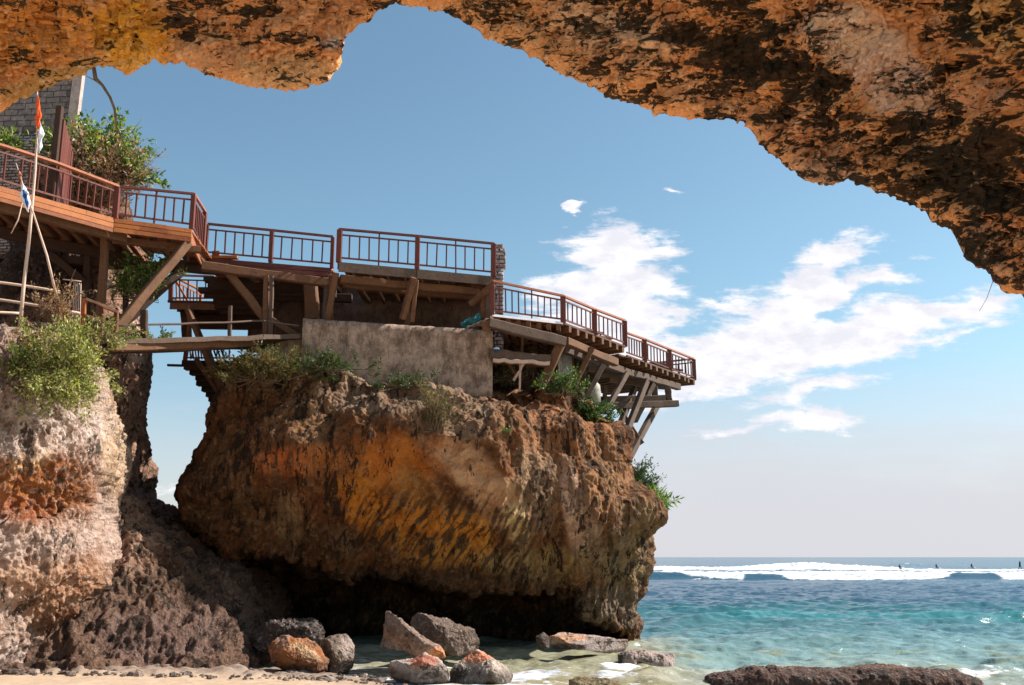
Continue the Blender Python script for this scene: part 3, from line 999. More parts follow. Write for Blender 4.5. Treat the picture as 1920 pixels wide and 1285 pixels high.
# ---- loose boulders: star shaped outline given an own depth and thickness
def boulder(pts, d, thick, label, tones, seed, res=150, amp=1.0, flat=1.0, group=None, name='boulder', mat='boulder', ledge=None):
    pts = np.array(pts, float)
    c0 = (pts.min(0) + pts.max(0)) / 2
    pts = np.concatenate([pts[k] + (pts[(k + 1) % len(pts)] - pts[k]) * (np.arange(10) / 10)[:, None] for k in range(len(pts))])
    ang = np.arctan2(-(pts[:, 1] - c0[1]), pts[:, 0] - c0[0])
    rad = np.hypot(pts[:, 0] - c0[0], pts[:, 1] - c0[1])
    o = np.argsort(ang)
    ang, rad = ang[o], rad[o]
    th = np.linspace(-math.pi, math.pi, res * 2, endpoint=False)
    r = 1.03 * np.interp(th, np.concatenate([ang - 2 * math.pi, ang, ang + 2 * math.pi]), np.tile(rad, 3))
    ph = np.linspace(-math.pi / 2, math.pi / 2, res)
    k = np.cos(ph) ** 0.75
    yv = np.sin(ph) * flat
    C = P(c0[0], c0[1], d)
    sc_ = (P(c0[0] + 1, c0[1], d) - P(c0[0], c0[1], d)).x
    X = C.x + k[:, None] * (np.cos(th) * r)[None, :] * sc_
    Z = C.z + k[:, None] * (np.sin(th) * r)[None, :] * sc_
    Y = d + yv[:, None] * thick / 2 + 0 * X
    v = np.stack([X, Y, Z], -1).reshape(-1, 3)
    q = grid_quads(res, res * 2, True)
    n = -vnormals(v, q)
    if np.mean(np.sum(n * (v - np.array(C)), 1)) < 0:
        n = -n
    s_ = max(0.25, min(1.0, rad.mean() * sc_))
    rr = np.random.RandomState(seed)
    cc = np.array(C)
    hx_, hz_ = rad.max() * sc_, rad.mean() * sc_
    for _ in range(26):
        pn = rr.normal(size=3)
        pn /= np.linalg.norm(pn)
        ext = np.max((v - cc) @ pn)
        lim = ext * (rr.uniform(.62, .85) if abs(pn[1]) > .45 else rr.uniform(.90, .98))
        over = np.maximum((v - cc) @ pn - lim, 0)
        v = v - pn[None, :] * (over * .93)[:, None]
    qv = v / s_
    dd = s_ * (0.13 * 2 * fbm(qv, 0.9, 3, .5, seed) + 0.07 * fbm(qv, 2.6, 4, .65, seed + 1, ridge=True) + 0.035 * 2 * fbm(qv, 7, 4, .65, seed + 2)) * amp
    w1 = worley(v, 5.0, seed)
    dd += 0.02 * amp * (np.clip(w1, 0, .8) - .4)
    v = v + n * dd[:, None]
    px, py = proj(v[:, 0], v[:, 1], v[:, 2])
    wob = 0.45 * fbm(v, 2.0, 3, .6, seed)
    cols = blobs(px, py, tones[0], tones[1:], wob)
    wetb = 1 - sstep(.10, .28, v[:, 2] + .12 * wob - (.12 if d < 25.2 else 0))
    cols = cols * (1 - .6 * wetb)[:, None]
    q = q[:, ::-1]
    ob = np_mesh(name, v, q, M[mat], cols=cols, attrs={'moss': np.full(len(v), .5)}, org=(C.x, C.y, float(v[:, 2].min())))
    return tag(ob, label, 'boulder' if name == 'boulder' else 'rock', group)


G1 = 'fallen boulders on the beach under the stack'
gry = (0.25, 0.175, 0.145)
boulder([(512, 1215), (528, 1190), (545, 1196), (575, 1205), (598, 1222), (618, 1243), (612, 1262), (580, 1262), (545, 1256), (515, 1240)], 24.4, 1.5,
        'small orange boulder with a top painted pale for sunlight and a pointed left tip, on the sand', [(0.34, 0.13, 0.045), (572, 1222, 34, 12, -30, (0.66, 0.44, 0.25), .9), (530, 1200, 16, 16, 0, (0.42, 0.24, .17), .8)], 51, 110, group=G1)  # pale blob on top is sunlight painted into the stone
boulder([(600, 1200), (625, 1192), (645, 1190), (662, 1212), (664, 1245), (650, 1260), (615, 1262), (604, 1235)], 25.0, 1.0,
        'upright rounded grey brown boulder touching the small orange one', [(0.20, 0.145, 0.11), (650, 1215, 20, 30, 0, (0.42, .34, .30), .8)], 55, 90, group=G1)
boulder([(693, 1180), (696, 1148), (712, 1141), (722, 1150), (735, 1163), (775, 1185), (805, 1206), (838, 1226), (836, 1238), (800, 1236), (760, 1215), (720, 1212), (698, 1200)], 25.6, 1.7,
        'long grey slab boulder leaning down to the right to an orange tip', [gry, (825, 1230, 30, 14, -30, (0.75, 0.30, 0.13), .95), (760, 1208, 60, 14, -25, (0.34, 0.18, 0.10), .7)], 59, 150, .8, group=G1)
boulder([(765, 1158), (790, 1154), (850, 1172), (885, 1182), (900, 1205), (896, 1222), (850, 1226), (815, 1215), (775, 1185)], 27.0, 1.8,
        'wide dark grey boulder behind the long leaning slab', [(0.17, 0.12, 0.10)], 63, 120, .9, group=G1)
boulder([(718, 1252), (745, 1244), (775, 1240), (795, 1232), (812, 1238), (835, 1246), (852, 1258), (850, 1280), (770, 1290), (725, 1275)], 23.0, 1.4,
        'low barnacled boulder with a rust red crest at the sand edge', [(0.50, 0.42, 0.37), (795, 1240, 30, 14, 0, (0.45, 0.15, 0.09), .95), (728, 1258, 14, 14, 0, (0.4, .18, .1), .8)], 67, 110, .8, group=G1)
boulder([(840, 1258), (862, 1240), (872, 1224), (895, 1221), (915, 1232), (935, 1244), (962, 1262), (958, 1280), (900, 1286), (850, 1284)], 23.2, 1.5,
        'barnacled boulder with an orange crest and a hollow painted dark, washed by foam', [(0.50, 0.42, 0.36), (893, 1232, 36, 14, 0, (0.62, 0.22, 0.11), .95), (862, 1262, 18, 14, 20, (0.05, .04, .03), .95)], 71, 110, .8, group=G1)  # the hollow is only a dark blob, its shade painted on
boulder([(1022, 1212), (1026, 1195), (1060, 1191), (1110, 1194), (1150, 1199), (1180, 1207), (1204, 1217), (1185, 1223), (1140, 1224), (1090, 1217), (1050, 1216)], 28.6, 2.0,
        'long low slab with a pale orange rim lying in the shallow water', [(0.45, 0.36, 0.33), (1060, 1196, 50, 9, 0, (0.62, 0.34, 0.2), .9), (1060, 1213, 50, 7, 0, (0.08, .05, .04), .9)], 75, 130, .35, group=G1)
boulder([(1005, 1195), (1018, 1187), (1030, 1195), (1030, 1216), (1010, 1218)], 29.5, .7,
        'small dark stone at the left end of the long low slab', [(0.12, 0.09, 0.08)], 79, 50, .7, group=G1)
boulder([(478, 1185), (500, 1168), (560, 1170), (590, 1162), (608, 1180), (605, 1205), (560, 1215), (490, 1212)], 26.6, 1.8,
        'dark knobbly boulder just above the small orange boulder', [(0.08, 0.06, 0.057)], 87, 110, 2.0, group=G1)


def ridge(name, xs, top, d0, width, label, cat, tone, seed, base=-0.15, nx=500, ny=160, post=None):
    """low ledge in the water, long in x, height profile traced along x"""
    X = np.linspace(xs[0], xs[-1], nx)
    zt = np.array([P(960, y_, d0 + .2).z for y_ in np.interp(X, xs, top)])
    wx = np.array([P(x_, 1250, d0).x for x_ in X])
    th = np.linspace(0, math.pi, ny)
    endk = np.sqrt(np.clip(1 - np.abs(np.linspace(-1, 1, nx)) ** 5, 0, 1))
    Y = d0 - np.cos(th)[None, :] * width / 2 * (endk * (1 + .25 * perlin(np.stack([X / 60, X * 0, X * 0 + seed], 1))))[:, None]
    k = np.sin(th) ** 0.45
    Z = base + (zt - base)[:, None] * k[None, :] * (1 - 0.25 * sstep(.45, .9, th / math.pi))[None, :]
    v = np.stack([np.repeat(wx[:, None], ny, 1), Y, Z], -1).reshape(-1, 3)
    q = grid_quads(nx, ny)
    n = vnormals(v, q)
    if n[:, 2].mean() < 0:
        q = q[:, ::-1]
        n = -n
    v = v + n * (0.05 * fbm(v, 1.1, 3, .5, seed, ridge=True) + 0.03 * 2 * fbm(v, 5, 3, .6, seed) - .02 * (1 - sstep(.2, .5, worley(v, 3.0, seed))))[:, None]
    px, py = proj(v[:, 0], v[:, 1], v[:, 2])
    cols = blobs(px, py, tone[0], tone[1:], .4 * fbm(v, 2, 3))
    o = np_mesh(name, v, q, M['boulder'], cols=cols, attrs={'moss': np.full(len(v), .6)}, org=(wx.mean(), d0, 0))
    return tag(o, label, cat)


ridge('reef_ledge', [1322, 1345, 1375, 1400, 1415, 1435, 1450, 1462, 1500, 1530, 1560, 1575, 1605, 1640, 1680, 1720, 1760, 1785, 1805, 1838],
      [1268, 1262, 1257, 1250, 1247, 1252, 1245, 1249, 1249, 1250, 1254, 1252, 1247, 1246, 1248, 1250, 1255, 1255, 1263, 1272], 23.4, 1.5,
      'long low red brown reef ledge awash in the water at lower right', 'rock', [(0.10, 0.052, 0.04), (1450, 1248, 60, 5, 0, (.26, .16, .12), .7), (1640, 1249, 120, 5, 0, (.24, .14, .10), .6)], 97)
ridge('flat_rock', [1160, 1178, 1200, 1225, 1262], [1226, 1219, 1218, 1221, 1226], 27.2, .9,
      'small flat rock just breaking the water right of the long low slab', 'rock', [(0.42, 0.33, 0.30)], 101, nx=120, ny=60)
ridge('flat_rock', [1068, 1082, 1110, 1135, 1160], [1274, 1270, 1268, 1270, 1276], 22.2, .7,
      'small mossy rock awash in foam at the bottom edge', 'rock', [(0.24, 0.19, 0.10)], 105, nx=120, ny=60)
# ------------------------------------------------------------------ sea, seabed and sand
def shore_y(x):
    """depth (world y) of the water line for world x"""
    return np.interp(x, [-30, -8, -3.2, -2.2, -0.3, 1.5, 4, 12], [30, 26, 23.6, 22.4, 22.0, 21.2, 19.5, 15])


def build_sea():
    pyr = np.concatenate([[1900, 1700, 1500], np.linspace(1400, 1290, 50, endpoint=False), np.linspace(1290, 1110, 420, endpoint=False), np.linspace(1110, 1048, 330), [1047.2, 1046.5, 1045.9, 1045.5, 1045.2, 1045.1]])
    D = CAMZ * F / (pyr - 1045.0)
    D = CAMZ / np.maximum((pyr - 1045.0) / F, 1e-6)
    U = np.concatenate([np.linspace(-0.9, -0.05, 90, endpoint=False), np.linspace(-0.05, 0.56, 900, endpoint=False), np.linspace(0.56, 1.6, 60)])
    X = U[None, :] * (D[:, None] + 3)
    Y = np.repeat(D[:, None], len(U), 1)
    v = np.stack([X, Y, 0 * X], -1).reshape(-1, 3)
    x, y = v[:, 0], v[:, 1]
    # chop: wave trains, crests mostly across the view
    p3 = np.stack([x * 0.55, y * 1.0, x * 0], 1)
    near = 1 - sstep(60, 160, y)
    h = 0.20 * near * fbm(p3, 0.33, 2, .5, 1) * 2
    h += 0.15 * near * 2 * fbm(p3 + 0.3 * fbm(p3, .4, 2)[:, None], 1.0, 3, .6, 2)
    h += 0.03 * (1 - sstep(34, 70, y)) * 2 * fbm(p3, 3.4, 2, .6, 3)
    h += 0.22 * sstep(60, 140, y) * 2 * fbm(np.stack([x * .3, y, x * 0], 1), 0.12, 3, .6, 5)
    # gentle swell face
    xx = x + 3 * perlin(np.stack([x / 14, y * 0, y * 0], 1))
    cy = 46 + 2.0 * perlin(np.stack([x / 11, x * 0, x * 0 + 2], 1))
    sw = np.exp(-((y - cy) / 2.2) ** 2) * sstep(6, 10, x) * (1 - sstep(21, 27, x))
    h += 0.30 * sw
    cy2 = 36 + 1.5 * perlin(np.stack([x / 9, x * 0, x * 0 + 6], 1))
    sw2 = np.exp(-((y - cy2) / 1.4) ** 2)
    h += 0.12 * sw2
    calm = sstep(0, 5, y - shore_y(x))
    h *= 0.25 + 0.75 * calm
    foam = np.zeros(len(x))
    # far breakers
    for (Yb, wd, H, xa, xb, seed, ph) in ((128, 3.2, 0.95, -40, 400, 2, 0), (215, 5.5, 1.75, 0, 430, 5, 3), (165, 4, .55, -40, 400, 8, 5)):
        cyy = Yb + 5 * perlin(np.stack([x / 60 + seed, x * 0, x * 0], 1))
        px_ = 960 + F * x / y
        amp = 0.75 + 0.5 * perlin(np.stack([x / 30 + seed, x * 0 + 1, x * 0], 1))
        if Yb == 215:
            amp = amp * (0.55 + 0.75 * np.exp(-((px_ - 1505) / 90) ** 2)) * (1 - 0.55 * sstep(1600, 1720, px_))
        t_ = (y - cyy) / wd
        hh = H * np.where(t_ < 0, np.exp(-(t_ * 1.8) ** 2), np.exp(-(t_ * 0.8) ** 2)) * amp
        h += hh
        fn = fbm(np.stack([x * .25, y * .5, h * 3], 1), 1.0, 4, .6, seed)
        brk = np.ones(len(x))
        pq_ = px_
        px_ = px_ + 26 * perlin(np.stack([x / 4, y / 1.5, x * 0 + 7], 1))
        if Yb == 128:   # unbroken dark faces
            brk = 1 - 1.7 * np.exp(-((px_ - 1418) / 32) ** 2 - ((t_ + .5) / .8) ** 2) - 1.7 * np.exp(-((px_ - 1800) / 34) ** 2 - ((t_ + .5) / .8) ** 2) - 1.6 * np.exp(-((px_ - 1240) / 32) ** 2 - ((t_ + .5) / .8) ** 2) - .9 * sstep(.05, .25, perlin(np.stack([x / 9, y / 3, x * 0 + 4], 1))) * np.exp(-((t_ + .9) / .6) ** 2)
        px_ = pq_
        back = np.exp(-(np.maximum(t_, 0) * .45) ** 2) * np.exp(-(np.minimum(t_, 0) * 1.15) ** 2)
        foam = np.maximum(foam, sstep(.30, .6, back + .7 * fn) * brk)
    tr = sstep(133, 138, y) * (1 - sstep(205, 214, y)) * sstep(-.08, .2, fbm(np.stack([x * .08, y * .4, x * 0], 1), 1.0, 4, .65, 9))
    foam = np.maximum(foam, tr * .9)
    # whitecaps and surfers' wave
    px_, py_ = proj(x, y, 0 * x)
    cap = sstep(.28, .42, fbm(np.stack([x * .3, y * .9, x * 0], 1), 1.0, 4, .6, 13)) * sstep(50, 90, y) * (1 - sstep(112, 122, y))
    foam = np.maximum(foam, .35 * cap)
    cr = np.exp(-((px_ - 1700) / 45) ** 2 - ((py_ - 1060.5) / 2.5) ** 2) * sstep(-.1, .15, fbm(np.stack([x * .4, y * .2, x * 0], 1), 1.0, 3, .6, 15))
    h += np.exp(-((px_ - 1700) / 50) ** 2 - ((y - 330) / 9) ** 2) * .9
    foam = np.maximum(foam, .7 * cr)
    # lace of foam in the shallows
    ds = y - shore_y(x)
    ln = 1 - np.abs(fbm(np.stack([x * .6, y * 1.6, x * 0], 1), .9, 4, .6, 17)) * 6
    lace = np.clip(ln, 0, 1) * (1 - sstep(0.5, 13, ds))
    n3 = fbm(np.stack([x * .6, y * 1.5, x * 0], 1), 1.3, 4, .6, 19)
    wash = sstep(-.05, .3, n3 + .55 * (1 - sstep(0, 1.6, np.abs(ds - .4))) - .1)
    foam = np.maximum(foam, .62 * lace)
    foam = np.maximum(foam, .72 * wash * (1 - sstep(0.6, 2.6, ds)) * (.75 + 1.2 * fbm(np.stack([x, y * 2, x * 0], 1), 3.0, 3, .6, 77)))
    patch = lambda a, b, rx, ry: np.exp(-((px_ - a) / rx) ** 2 - ((py_ - b) / ry) ** 2)
    f2 = patch(1160, 1262, 45, 14) + patch(1400, 1262, 80, 6) * .6 + patch(1195, 1212, 10, 10) * .5 + patch(760, 1268, 60, 5) * .7 + patch(900, 1275, 80, 5) * .7 + patch(1860, 1262, 90, 9) * .6 + patch(960, 1272, 120, 9) * .9 + patch(950, 1208, 110, 3) * .8 + patch(1180, 1226, 30, 4) * .8
    foam = np.maximum(foam, np.clip(f2 * (0.75 + 1.6 * n3), 0, 1))
    h += .45 * foam * sstep(90, 110, y) * fbm(np.stack([x * .5, y * .8, x * 0], 1), 1.0, 3, .7, 51)
    v[:, 2] = h
    # water body colour by depth of the bottom
    pyt = py_ + 9 * fbm(np.stack([x * .12, y * .5, x * 0], 1), 1.0, 3, .6, 23) * 2 + 3 * fbm(np.stack([x * .5, y * 1.2, x * 0], 1), 1, 3, .6, 29) * 2
    ks = [1045, 1050, 1060, 1085, 1100, 1128, 1140, 1155, 1175, 1195, 1215, 1235, 1255, 1290, 1400]
    cs_ = np.array([(0.020, .075, .115), (.022, .08, .12), (.03, .09, .13), (.03, .08, .12), (.035, .075, .12), (.03, .075, .115), (.018, .095, .11), (.035, .12, .135), (.06, .145, .16), (.09, .19, .20), (.14, .24, .24),
                    (.17, .26, .25), (.21, .28, .25), (.31, .29, .22), (.42, .34, .22)])
    cols = np.stack([np.interp(pyt, ks, cs_[:, i]) for i in range(3)], 1)
    # darker patches over rock and the stack's lee; tan over sand near the beach
    dpx = pyt
    lee = np.exp(-np.maximum(0, (px_ - 1200) / 80) ** 2) * sstep(1185, 1215, pyt)
    sandc = np.array((.33, .275, .16))
    cols = cols * (1 - (.65 * lee)[:, None]) + sandc * (.65 * lee)[:, None]
    rk = sstep(.05, .25, fbm(np.stack([x * .35, y * .9, x * 0], 1), .8, 3, .5, 33)) * sstep(1100, 1140, pyt) * (1 - sstep(1190, 1225, pyt)) * .55
    cols = cols * (1 - rk[:, None]) + np.array((.03, .09, .13)) * rk[:, None]
    rk = sstep(.1, .3, fbm(np.stack([x * .7, y * 1.6, x * 0], 1), .9, 3, .5, 37)) * sstep(1205, 1230, pyt) * .6
    cols = cols * (1 - rk[:, None]) + np.array((.20, .19, .07)) * rk[:, None]
    sg = (.45 * sw * sstep(1120, 1135, py_))[:, None]
    cols = cols * (1 - sg) + np.array((.0, .20, .20)) * sg
    q = grid_quads(len(pyr), len(U))
    q = q[:, ::-1] if vnormals(v, q)[:, 2].mean() < 0 else q
    m, t, b = new_mat('sea_water')
    pos = world_pos(t)
    col = t.new('ShaderNodeAttribute', attribute_name='tone').outputs['Color']
    fo = t.new('ShaderNodeAttribute', attribute_name='foam').outputs['Fac']
    fn = t.noise(t.mapping(pos, scale=(1, 1.8, 1)), 5.0, 8, .7)
    fm = t.ramp(t.math('ADD', fo, t.math('MULTIPLY', t.math('SUBTRACT', fn, .5), .9)), .35, .65)
    fw = t.ramp(t.noise(t.mapping(pos, scale=(.5, 1, 1)), 1.1, 8, .75), .38, .6)
    base = t.mix(fm, col, t.mix(fw, (.40, .44, .50), (.84, .81, .83)))
    t.put(b.inputs['Base Color'], base)
    t.put(b.inputs['Roughness'], t.ramp(fm, 0, 1, .2, .9))
    b.inputs['IOR'].default_value = 1.333
    t.put(b.inputs['Specular IOR Level'], t.ramp(fm, 0, 1, .42, .1))
    cd = t.new('ShaderNodeCameraData')
    bp = t.new('ShaderNodeBump')
    hh = t.math('ADD', t.noise(t.mapping(pos, scale=(.6, 1, 1)), 2.4, 5, .65, .4), t.math('MULTIPLY', t.noise(t.mapping(pos, scale=(.5, 1, 1)), .35, 4, .6), 2.5))
    hh = t.math('ADD', hh, t.math('MULTIPLY', fm, .25))
    t.put(bp.inputs['Height'], hh)
    bp.inputs['Strength'].default_value = 0.4
    bp.inputs['Distance'].default_value = 0.25
    t.put(b.inputs['Normal'], bp.outputs[0])
    o = np_mesh('sea_water', v, q, m, cols=cols, attrs={'foam': foam})
    tag(o, 'turquoise shallows turning dark blue with white breakers near the horizon', 'sea', kind='structure')


build_sea()


def build_sand():
    xs = np.concatenate([np.linspace(-90, -14, 40, endpoint=False), np.linspace(-14, 6, 500, endpoint=False), np.linspace(6, 90, 60)])
    ys = np.concatenate([np.linspace(-60, 14, 40, endpoint=False), np.linspace(14, 42, 420), np.linspace(44, 200, 20), [1000, 40000]])
    X, Y = np.meshgrid(xs, ys)
    v = np.stack([X, Y, 0 * X], -1).reshape(-1, 3)
    x, y = v[:, 0], v[:, 1]
    ds = y - shore_y(x)
    z = np.where(ds < 0, 0.10 * (-ds) ** .7, -0.12 * ds)
    z = np.maximum(z, -3)
    z = np.minimum(z, 1.1)
    z += .03 * 2 * fbm(v, .8, 3, .5, 3) + .012 * 2 * fbm(v, 4, 3, .6, 4)
    # rubble shelf on the left, with the stack's shadow painted into its colour
    shaded_shelf = (1 - sstep(-4.6, -2.6, x)) * sstep(22.5, 23.3, y + .5 * perlin(np.stack([x * .9, y * .9, x * 0], 1))) * (1 - sstep(40, 42, y))
    z += shaded_shelf * (.05 + .16 * np.abs(fbm(v, 1.0, 4, .6, 6)) * 2)
    v[:, 2] = z
    q = grid_quads(len(ys), len(xs))
    wet = 1 - sstep(.04, .22, z - .0)
    cols = np.tile(np.array((.74, .58, .44)), (len(x), 1))
    damp = sstep(17, 20.5, y)
    cols = cols * (1 - damp[:, None]) + np.array((.46, .335, .235)) * damp[:, None]
    cols = cols * (1 - .35 * wet[:, None])
    cols = cols * (1 - .65 * shaded_shelf[:, None]) + np.array((.12, .09, .085)) * (.65 * shaded_shelf[:, None])
    m, t, b = new_mat('wet_sand')
    pos = world_pos(t)
    col = t.new('ShaderNodeAttribute', attribute_name='tone').outputs['Color']
    n = t.noise(pos, 3, 6, .7)
    t.put(b.inputs['Base Color'], t.mix(t.ramp(n, .35, .65), t.mix(1.0, col, (.82, .8, .78), 'MULTIPLY'), col))
    b.inputs['Roughness'].default_value = 0.7
    bp = t.new('ShaderNodeBump')
    bp.inputs['Strength'].default_value = .4
    bp.inputs['Distance'].default_value = .05
    t.put(bp.inputs['Height'], t.noise(pos, 9, 5, .7))
    t.put(b.inputs['Normal'], bp.outputs[0])
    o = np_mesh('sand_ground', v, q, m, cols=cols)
    tag(o, 'pale tan beach sand running out under the shallow water', 'sand', kind='structure')


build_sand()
# ------------------------------------------------------------------ timber terraces
def railing(parent, posts, bays, seed=0, rail='rail_top', bal='red', hr=0.10, stick=None):
    """posts: list of (top point, foot point, width); bays: balusters per bay. handrail on top, second rail, foot rail"""
    rj = random.Random(len(posts) * 7 + sum(b if isinstance(b, int) else b[0] for b in bays))
    mb = MB()
    for i in range(len(posts) - 1):
        T0, B0, _ = posts[i]
        T1, B1, _ = posts[i + 1]
        T0, B0, T1, B1 = map(Vector, (T0, B0, T1, B1))
        mb.beam(T0, T1, hr, 0.06)
    top = mb.build('railing', M[rail], parent)
    for i in range(len(posts) - 1):
        T0, B0, T1, B1 = map(Vector, (posts[i][0], posts[i][1], posts[i + 1][0], posts[i + 1][1]))
        r1 = MB().beam(T0.lerp(B0, .17), T1.lerp(B1, .17), 0.04, 0.045)
        r1.build('cross_rail', M[bal], top)
        r2 = MB().beam(T0.lerp(B0, .86), T1.lerp(B1, .86), 0.04, 0.05)
        r2.build('cross_rail', M[bal], top)
        n = bays[i]
        thin = None
        if isinstance(n, tuple):
            n, thin = n
        for k in range(1, n + 1):
            f = k / (n + 1)
            T, B = T0.lerp(T1, f + rj.uniform(-.006, .006)), B0.lerp(B1, f + rj.uniform(-.006, .006))
            a0, a1 = (.0, 1.0) if k == thin else (.17, .86)
            MB().beam(T.lerp(B, a0), T.lerp(B, a1), 0.042 if k != thin else .055, 0.042, up=Vector((1, 0, 0))).build('baluster', M[bal], top)
    for (T, B, wd) in posts:
        if wd:
            MB().beam(Vector(T) - Vector((0, 0, .03)), Vector(B), wd, wd, up=Vector((1, 0, 0))).build('post', M[bal], top, bevel=.006)
    return top


def joists(parent, a0, a1, back, n, w, h, mat, drop, over=0.0, name='joist', seed=0):
    """n joists between the front line a0-a1, each running back along the vector"""
    a0, a1, back = Vector(a0), Vector(a1), Vector(back)
    r = random.Random(seed)
    for k in range(n):
        f = (k + .5) / n
        p = a0.lerp(a1, f) - Vector((0, 0, drop))
        q0 = p - back.normalized() * (over + r.uniform(-.05, .05))
        MB().wonky(q0, p + back, w, h, 4, .012, seed * 31 + k).build(name, M[mat], parent)


def planks(parent, a0, a1, back, n, th, mat, name='floor', seed=0, gap=.012):
    """floor boards parallel to the front line"""
    a0, a1, back = Vector(a0), Vector(a1), Vector(back)
    mb = MB()
    r = random.Random(seed)
    g = gap / back.length
    for k in range(n):
        f0, f1 = k / n + g, (k + 1) / n - g
        e = r.uniform(-.02, .02)
        s = (a1 - a0).normalized() * e
        mb.quadslab([a0 + back * f0 + s, a1 + back * f0 + s, a1 + back * f1 + s, a0 + back * f1 + s], th + r.uniform(0, .006))
    return mb.build(name, M[mat], parent)


V3 = Vector
# level of the upper floor
ZU = P(359, 425, 27.6).z


def onz(px, py, z):
    """point where the sight line through a pixel meets height z"""
    x, y, zz = ray(px, py)
    k = (z - CAMZ) / zz
    return V3((x * k, y * k, z))


# ---- A: walkway on the left, two runs and a short return
A0 = onz(-160, 303, ZU)
A1 = onz(216, 410, ZU)
A2 = onz(359, 430, ZU)
A3 = P(379, 478, 30.2)
A3.z = ZU
Aroot = thing('walkway', (A1.x, A1.y + 1, ZU), 'orange brown timber walkway with red railing running out from the brick building', 'walkway')


def up(p, pxpy_top):
    """top of a post standing on p whose head is seen at image height"""
    x, y, zz = ray(*pxpy_top)
    return V3((p.x, p.y, CAMZ + zz * p.y / y))


g_ = [onz(-160, 303, ZU), onz(-60, 331, ZU), onz(20, 354, ZU), onz(98, 377, ZU), A1]
tops = [232, 257, 281, 306, 350]
pp = []
for p_, px_, ty, wd in zip(g_, (-160, -60, 20, 98, 216), tops, (.12, .1, 0, 0, .15)):
    pp.append((up(p_, (px_, ty)), p_, wd))
railing(Aroot, pp, [5, 4, 4, 7], rail='rail_top', hr=.16)
railing(Aroot, [(up(A1, (216, 350)), A1, 0), (up(A2, (359, 364)), A2, .13)], [(7, 4)], rail='red', hr=.09)
railing(Aroot, [(up(A2, (359, 364)), A2, 0), (up(A3, (380, 397)), A3, .13)], [6], rail='rail_top', hr=.09)
backA = V3((0, 1, 0)) * 5.0
nrm = V3((-0.25, 1, 0)).normalized()
planks(Aroot, A0, A1, V3((-.6, 4.2, 0)), 22, .05, 'orange')
planks(Aroot, A1 + V3((0, 0, -.004)), A2 + V3((0, 0, -.004)), V3((-.25, 3.0, 0)), 16, .05, 'orange')
def boards(a, b, out, hs, mat, root, seed, y0=-.01):
    r = random.Random(seed)
    mb = MB()
    z = y0
    for h in hs:
        cuts = [0.0]
        while cuts[-1] < .86:
            cuts.append(min(1.0, cuts[-1] + r.uniform(.22, .38)))
        cuts[-1] = 1.0
        for c0_, c1_ in zip(cuts[:-1], cuts[1:]):
            o_ = -out - r.uniform(0, .014)
            s0, s1 = a.lerp(b, c0_ + .0008), b.lerp(a, 1 - c1_ + .0008)
            zz = V3((0, 0, z - r.uniform(0, .006)))
            mb.quadslab([s0 + V3((0, o_, 0)) + zz, s1 + V3((0, o_, 0)) + zz, s1 + zz, s0 + zz], h - .014)
        z -= h
    return mb.build('fascia', M[mat], root)


boards(A0, A1, .06, (.15, .15, .12), 'orange', Aroot, 3)
boards(A1 + V3((.01, 0, 0)), A2 + V3((.03, 0, 0)), .06, (.13, .13, .14), 'orange', Aroot, 5)
MB().quadslab([A2 + V3((.0, -.02, -.012)), A3 + V3((.0, 0, -.012)), A3 + V3((-.06, 0, -.012)), A2 + V3((-.06, 0, -.012))], .36).build('fascia', M['rail_top'], Aroot)
joists(Aroot, A0, A1, V3((-.5, 3.8, 0)), 10, .12, .18, 'brown', .17, -.12, seed=1)
joists(Aroot, A1, A2, V3((-.2, 2.8, 0)), 4, .12, .18, 'brown', .17, -.12, seed=2)
dn = V3((0, 0, -.42))
MB().wonky(A0 + V3((0, .55, 0)) + dn, A1 + V3((.1, .55, 0)) + dn, .24, .26, 8, .03, 1).build('beam', M['brown'], Aroot)
MB().wonky(A1 + V3((-.3, .65, 0)) + dn, A2 + V3((.1, .65, 0)) + dn, .18, .2, 6, .02, 2).build('beam', M['brown'], Aroot)
MB().wonky(A1 + V3((-2.0, 2.8, 0)) + dn, A2 + V3((.3, 2.9, 0)) + dn, .2, .26, 6, .02, 3).build('beam', M['dark'], Aroot)
MB().wonky(A0 + V3((-.5, 3.4, 0)) + dn, A1 + V3((-.3, 3.0, 0)) + dn, .22, .3, 6, .03, 4).build('beam', M['dark'], Aroot)


def strut(parent, p0, d0, p1, d1, w, mat, seed=0, name='brace', seg=5, amp=.015, h=None, rnd=False):
    MB().wonky(P(*p0, d0), P(*p1, d1), w, h or w, seg, amp, seed, rnd=rnd).build(name, M[mat], parent)


strut(Aroot, (197, 437), 27.6, (186, 640), 27.6, .20, 'brown', 5, 'prop')
strut(Aroot, (167, 462), 29, (158, 640), 29, .20, 'dark', 6, 'prop')
strut(Aroot, (238, 505), 29.4, (233, 640), 29.4, .14, 'dark', 7, 'prop')
strut(Aroot, (352, 455), 27.9, (205, 632), 26.2, .24, 'brown', 8)
strut(Aroot, (338, 510), 29.6, (222, 612), 28.6, .30, 'dark', 9)
strut(Aroot, (100, 488), 29.0, (345, 503), 29.6, .26, 'dark', 10, 'beam')
strut(Aroot, (95, 478), 28.8, (158, 530), 28.9, .22, 'dark', 11)
strut(Aroot, (-60, 470), 27, (-52, 640), 27, .2, 'dark', 12, 'prop')
strut(Aroot, (130, 400), 27.0, (158, 420), 26.7, .10, 'brown', 13)

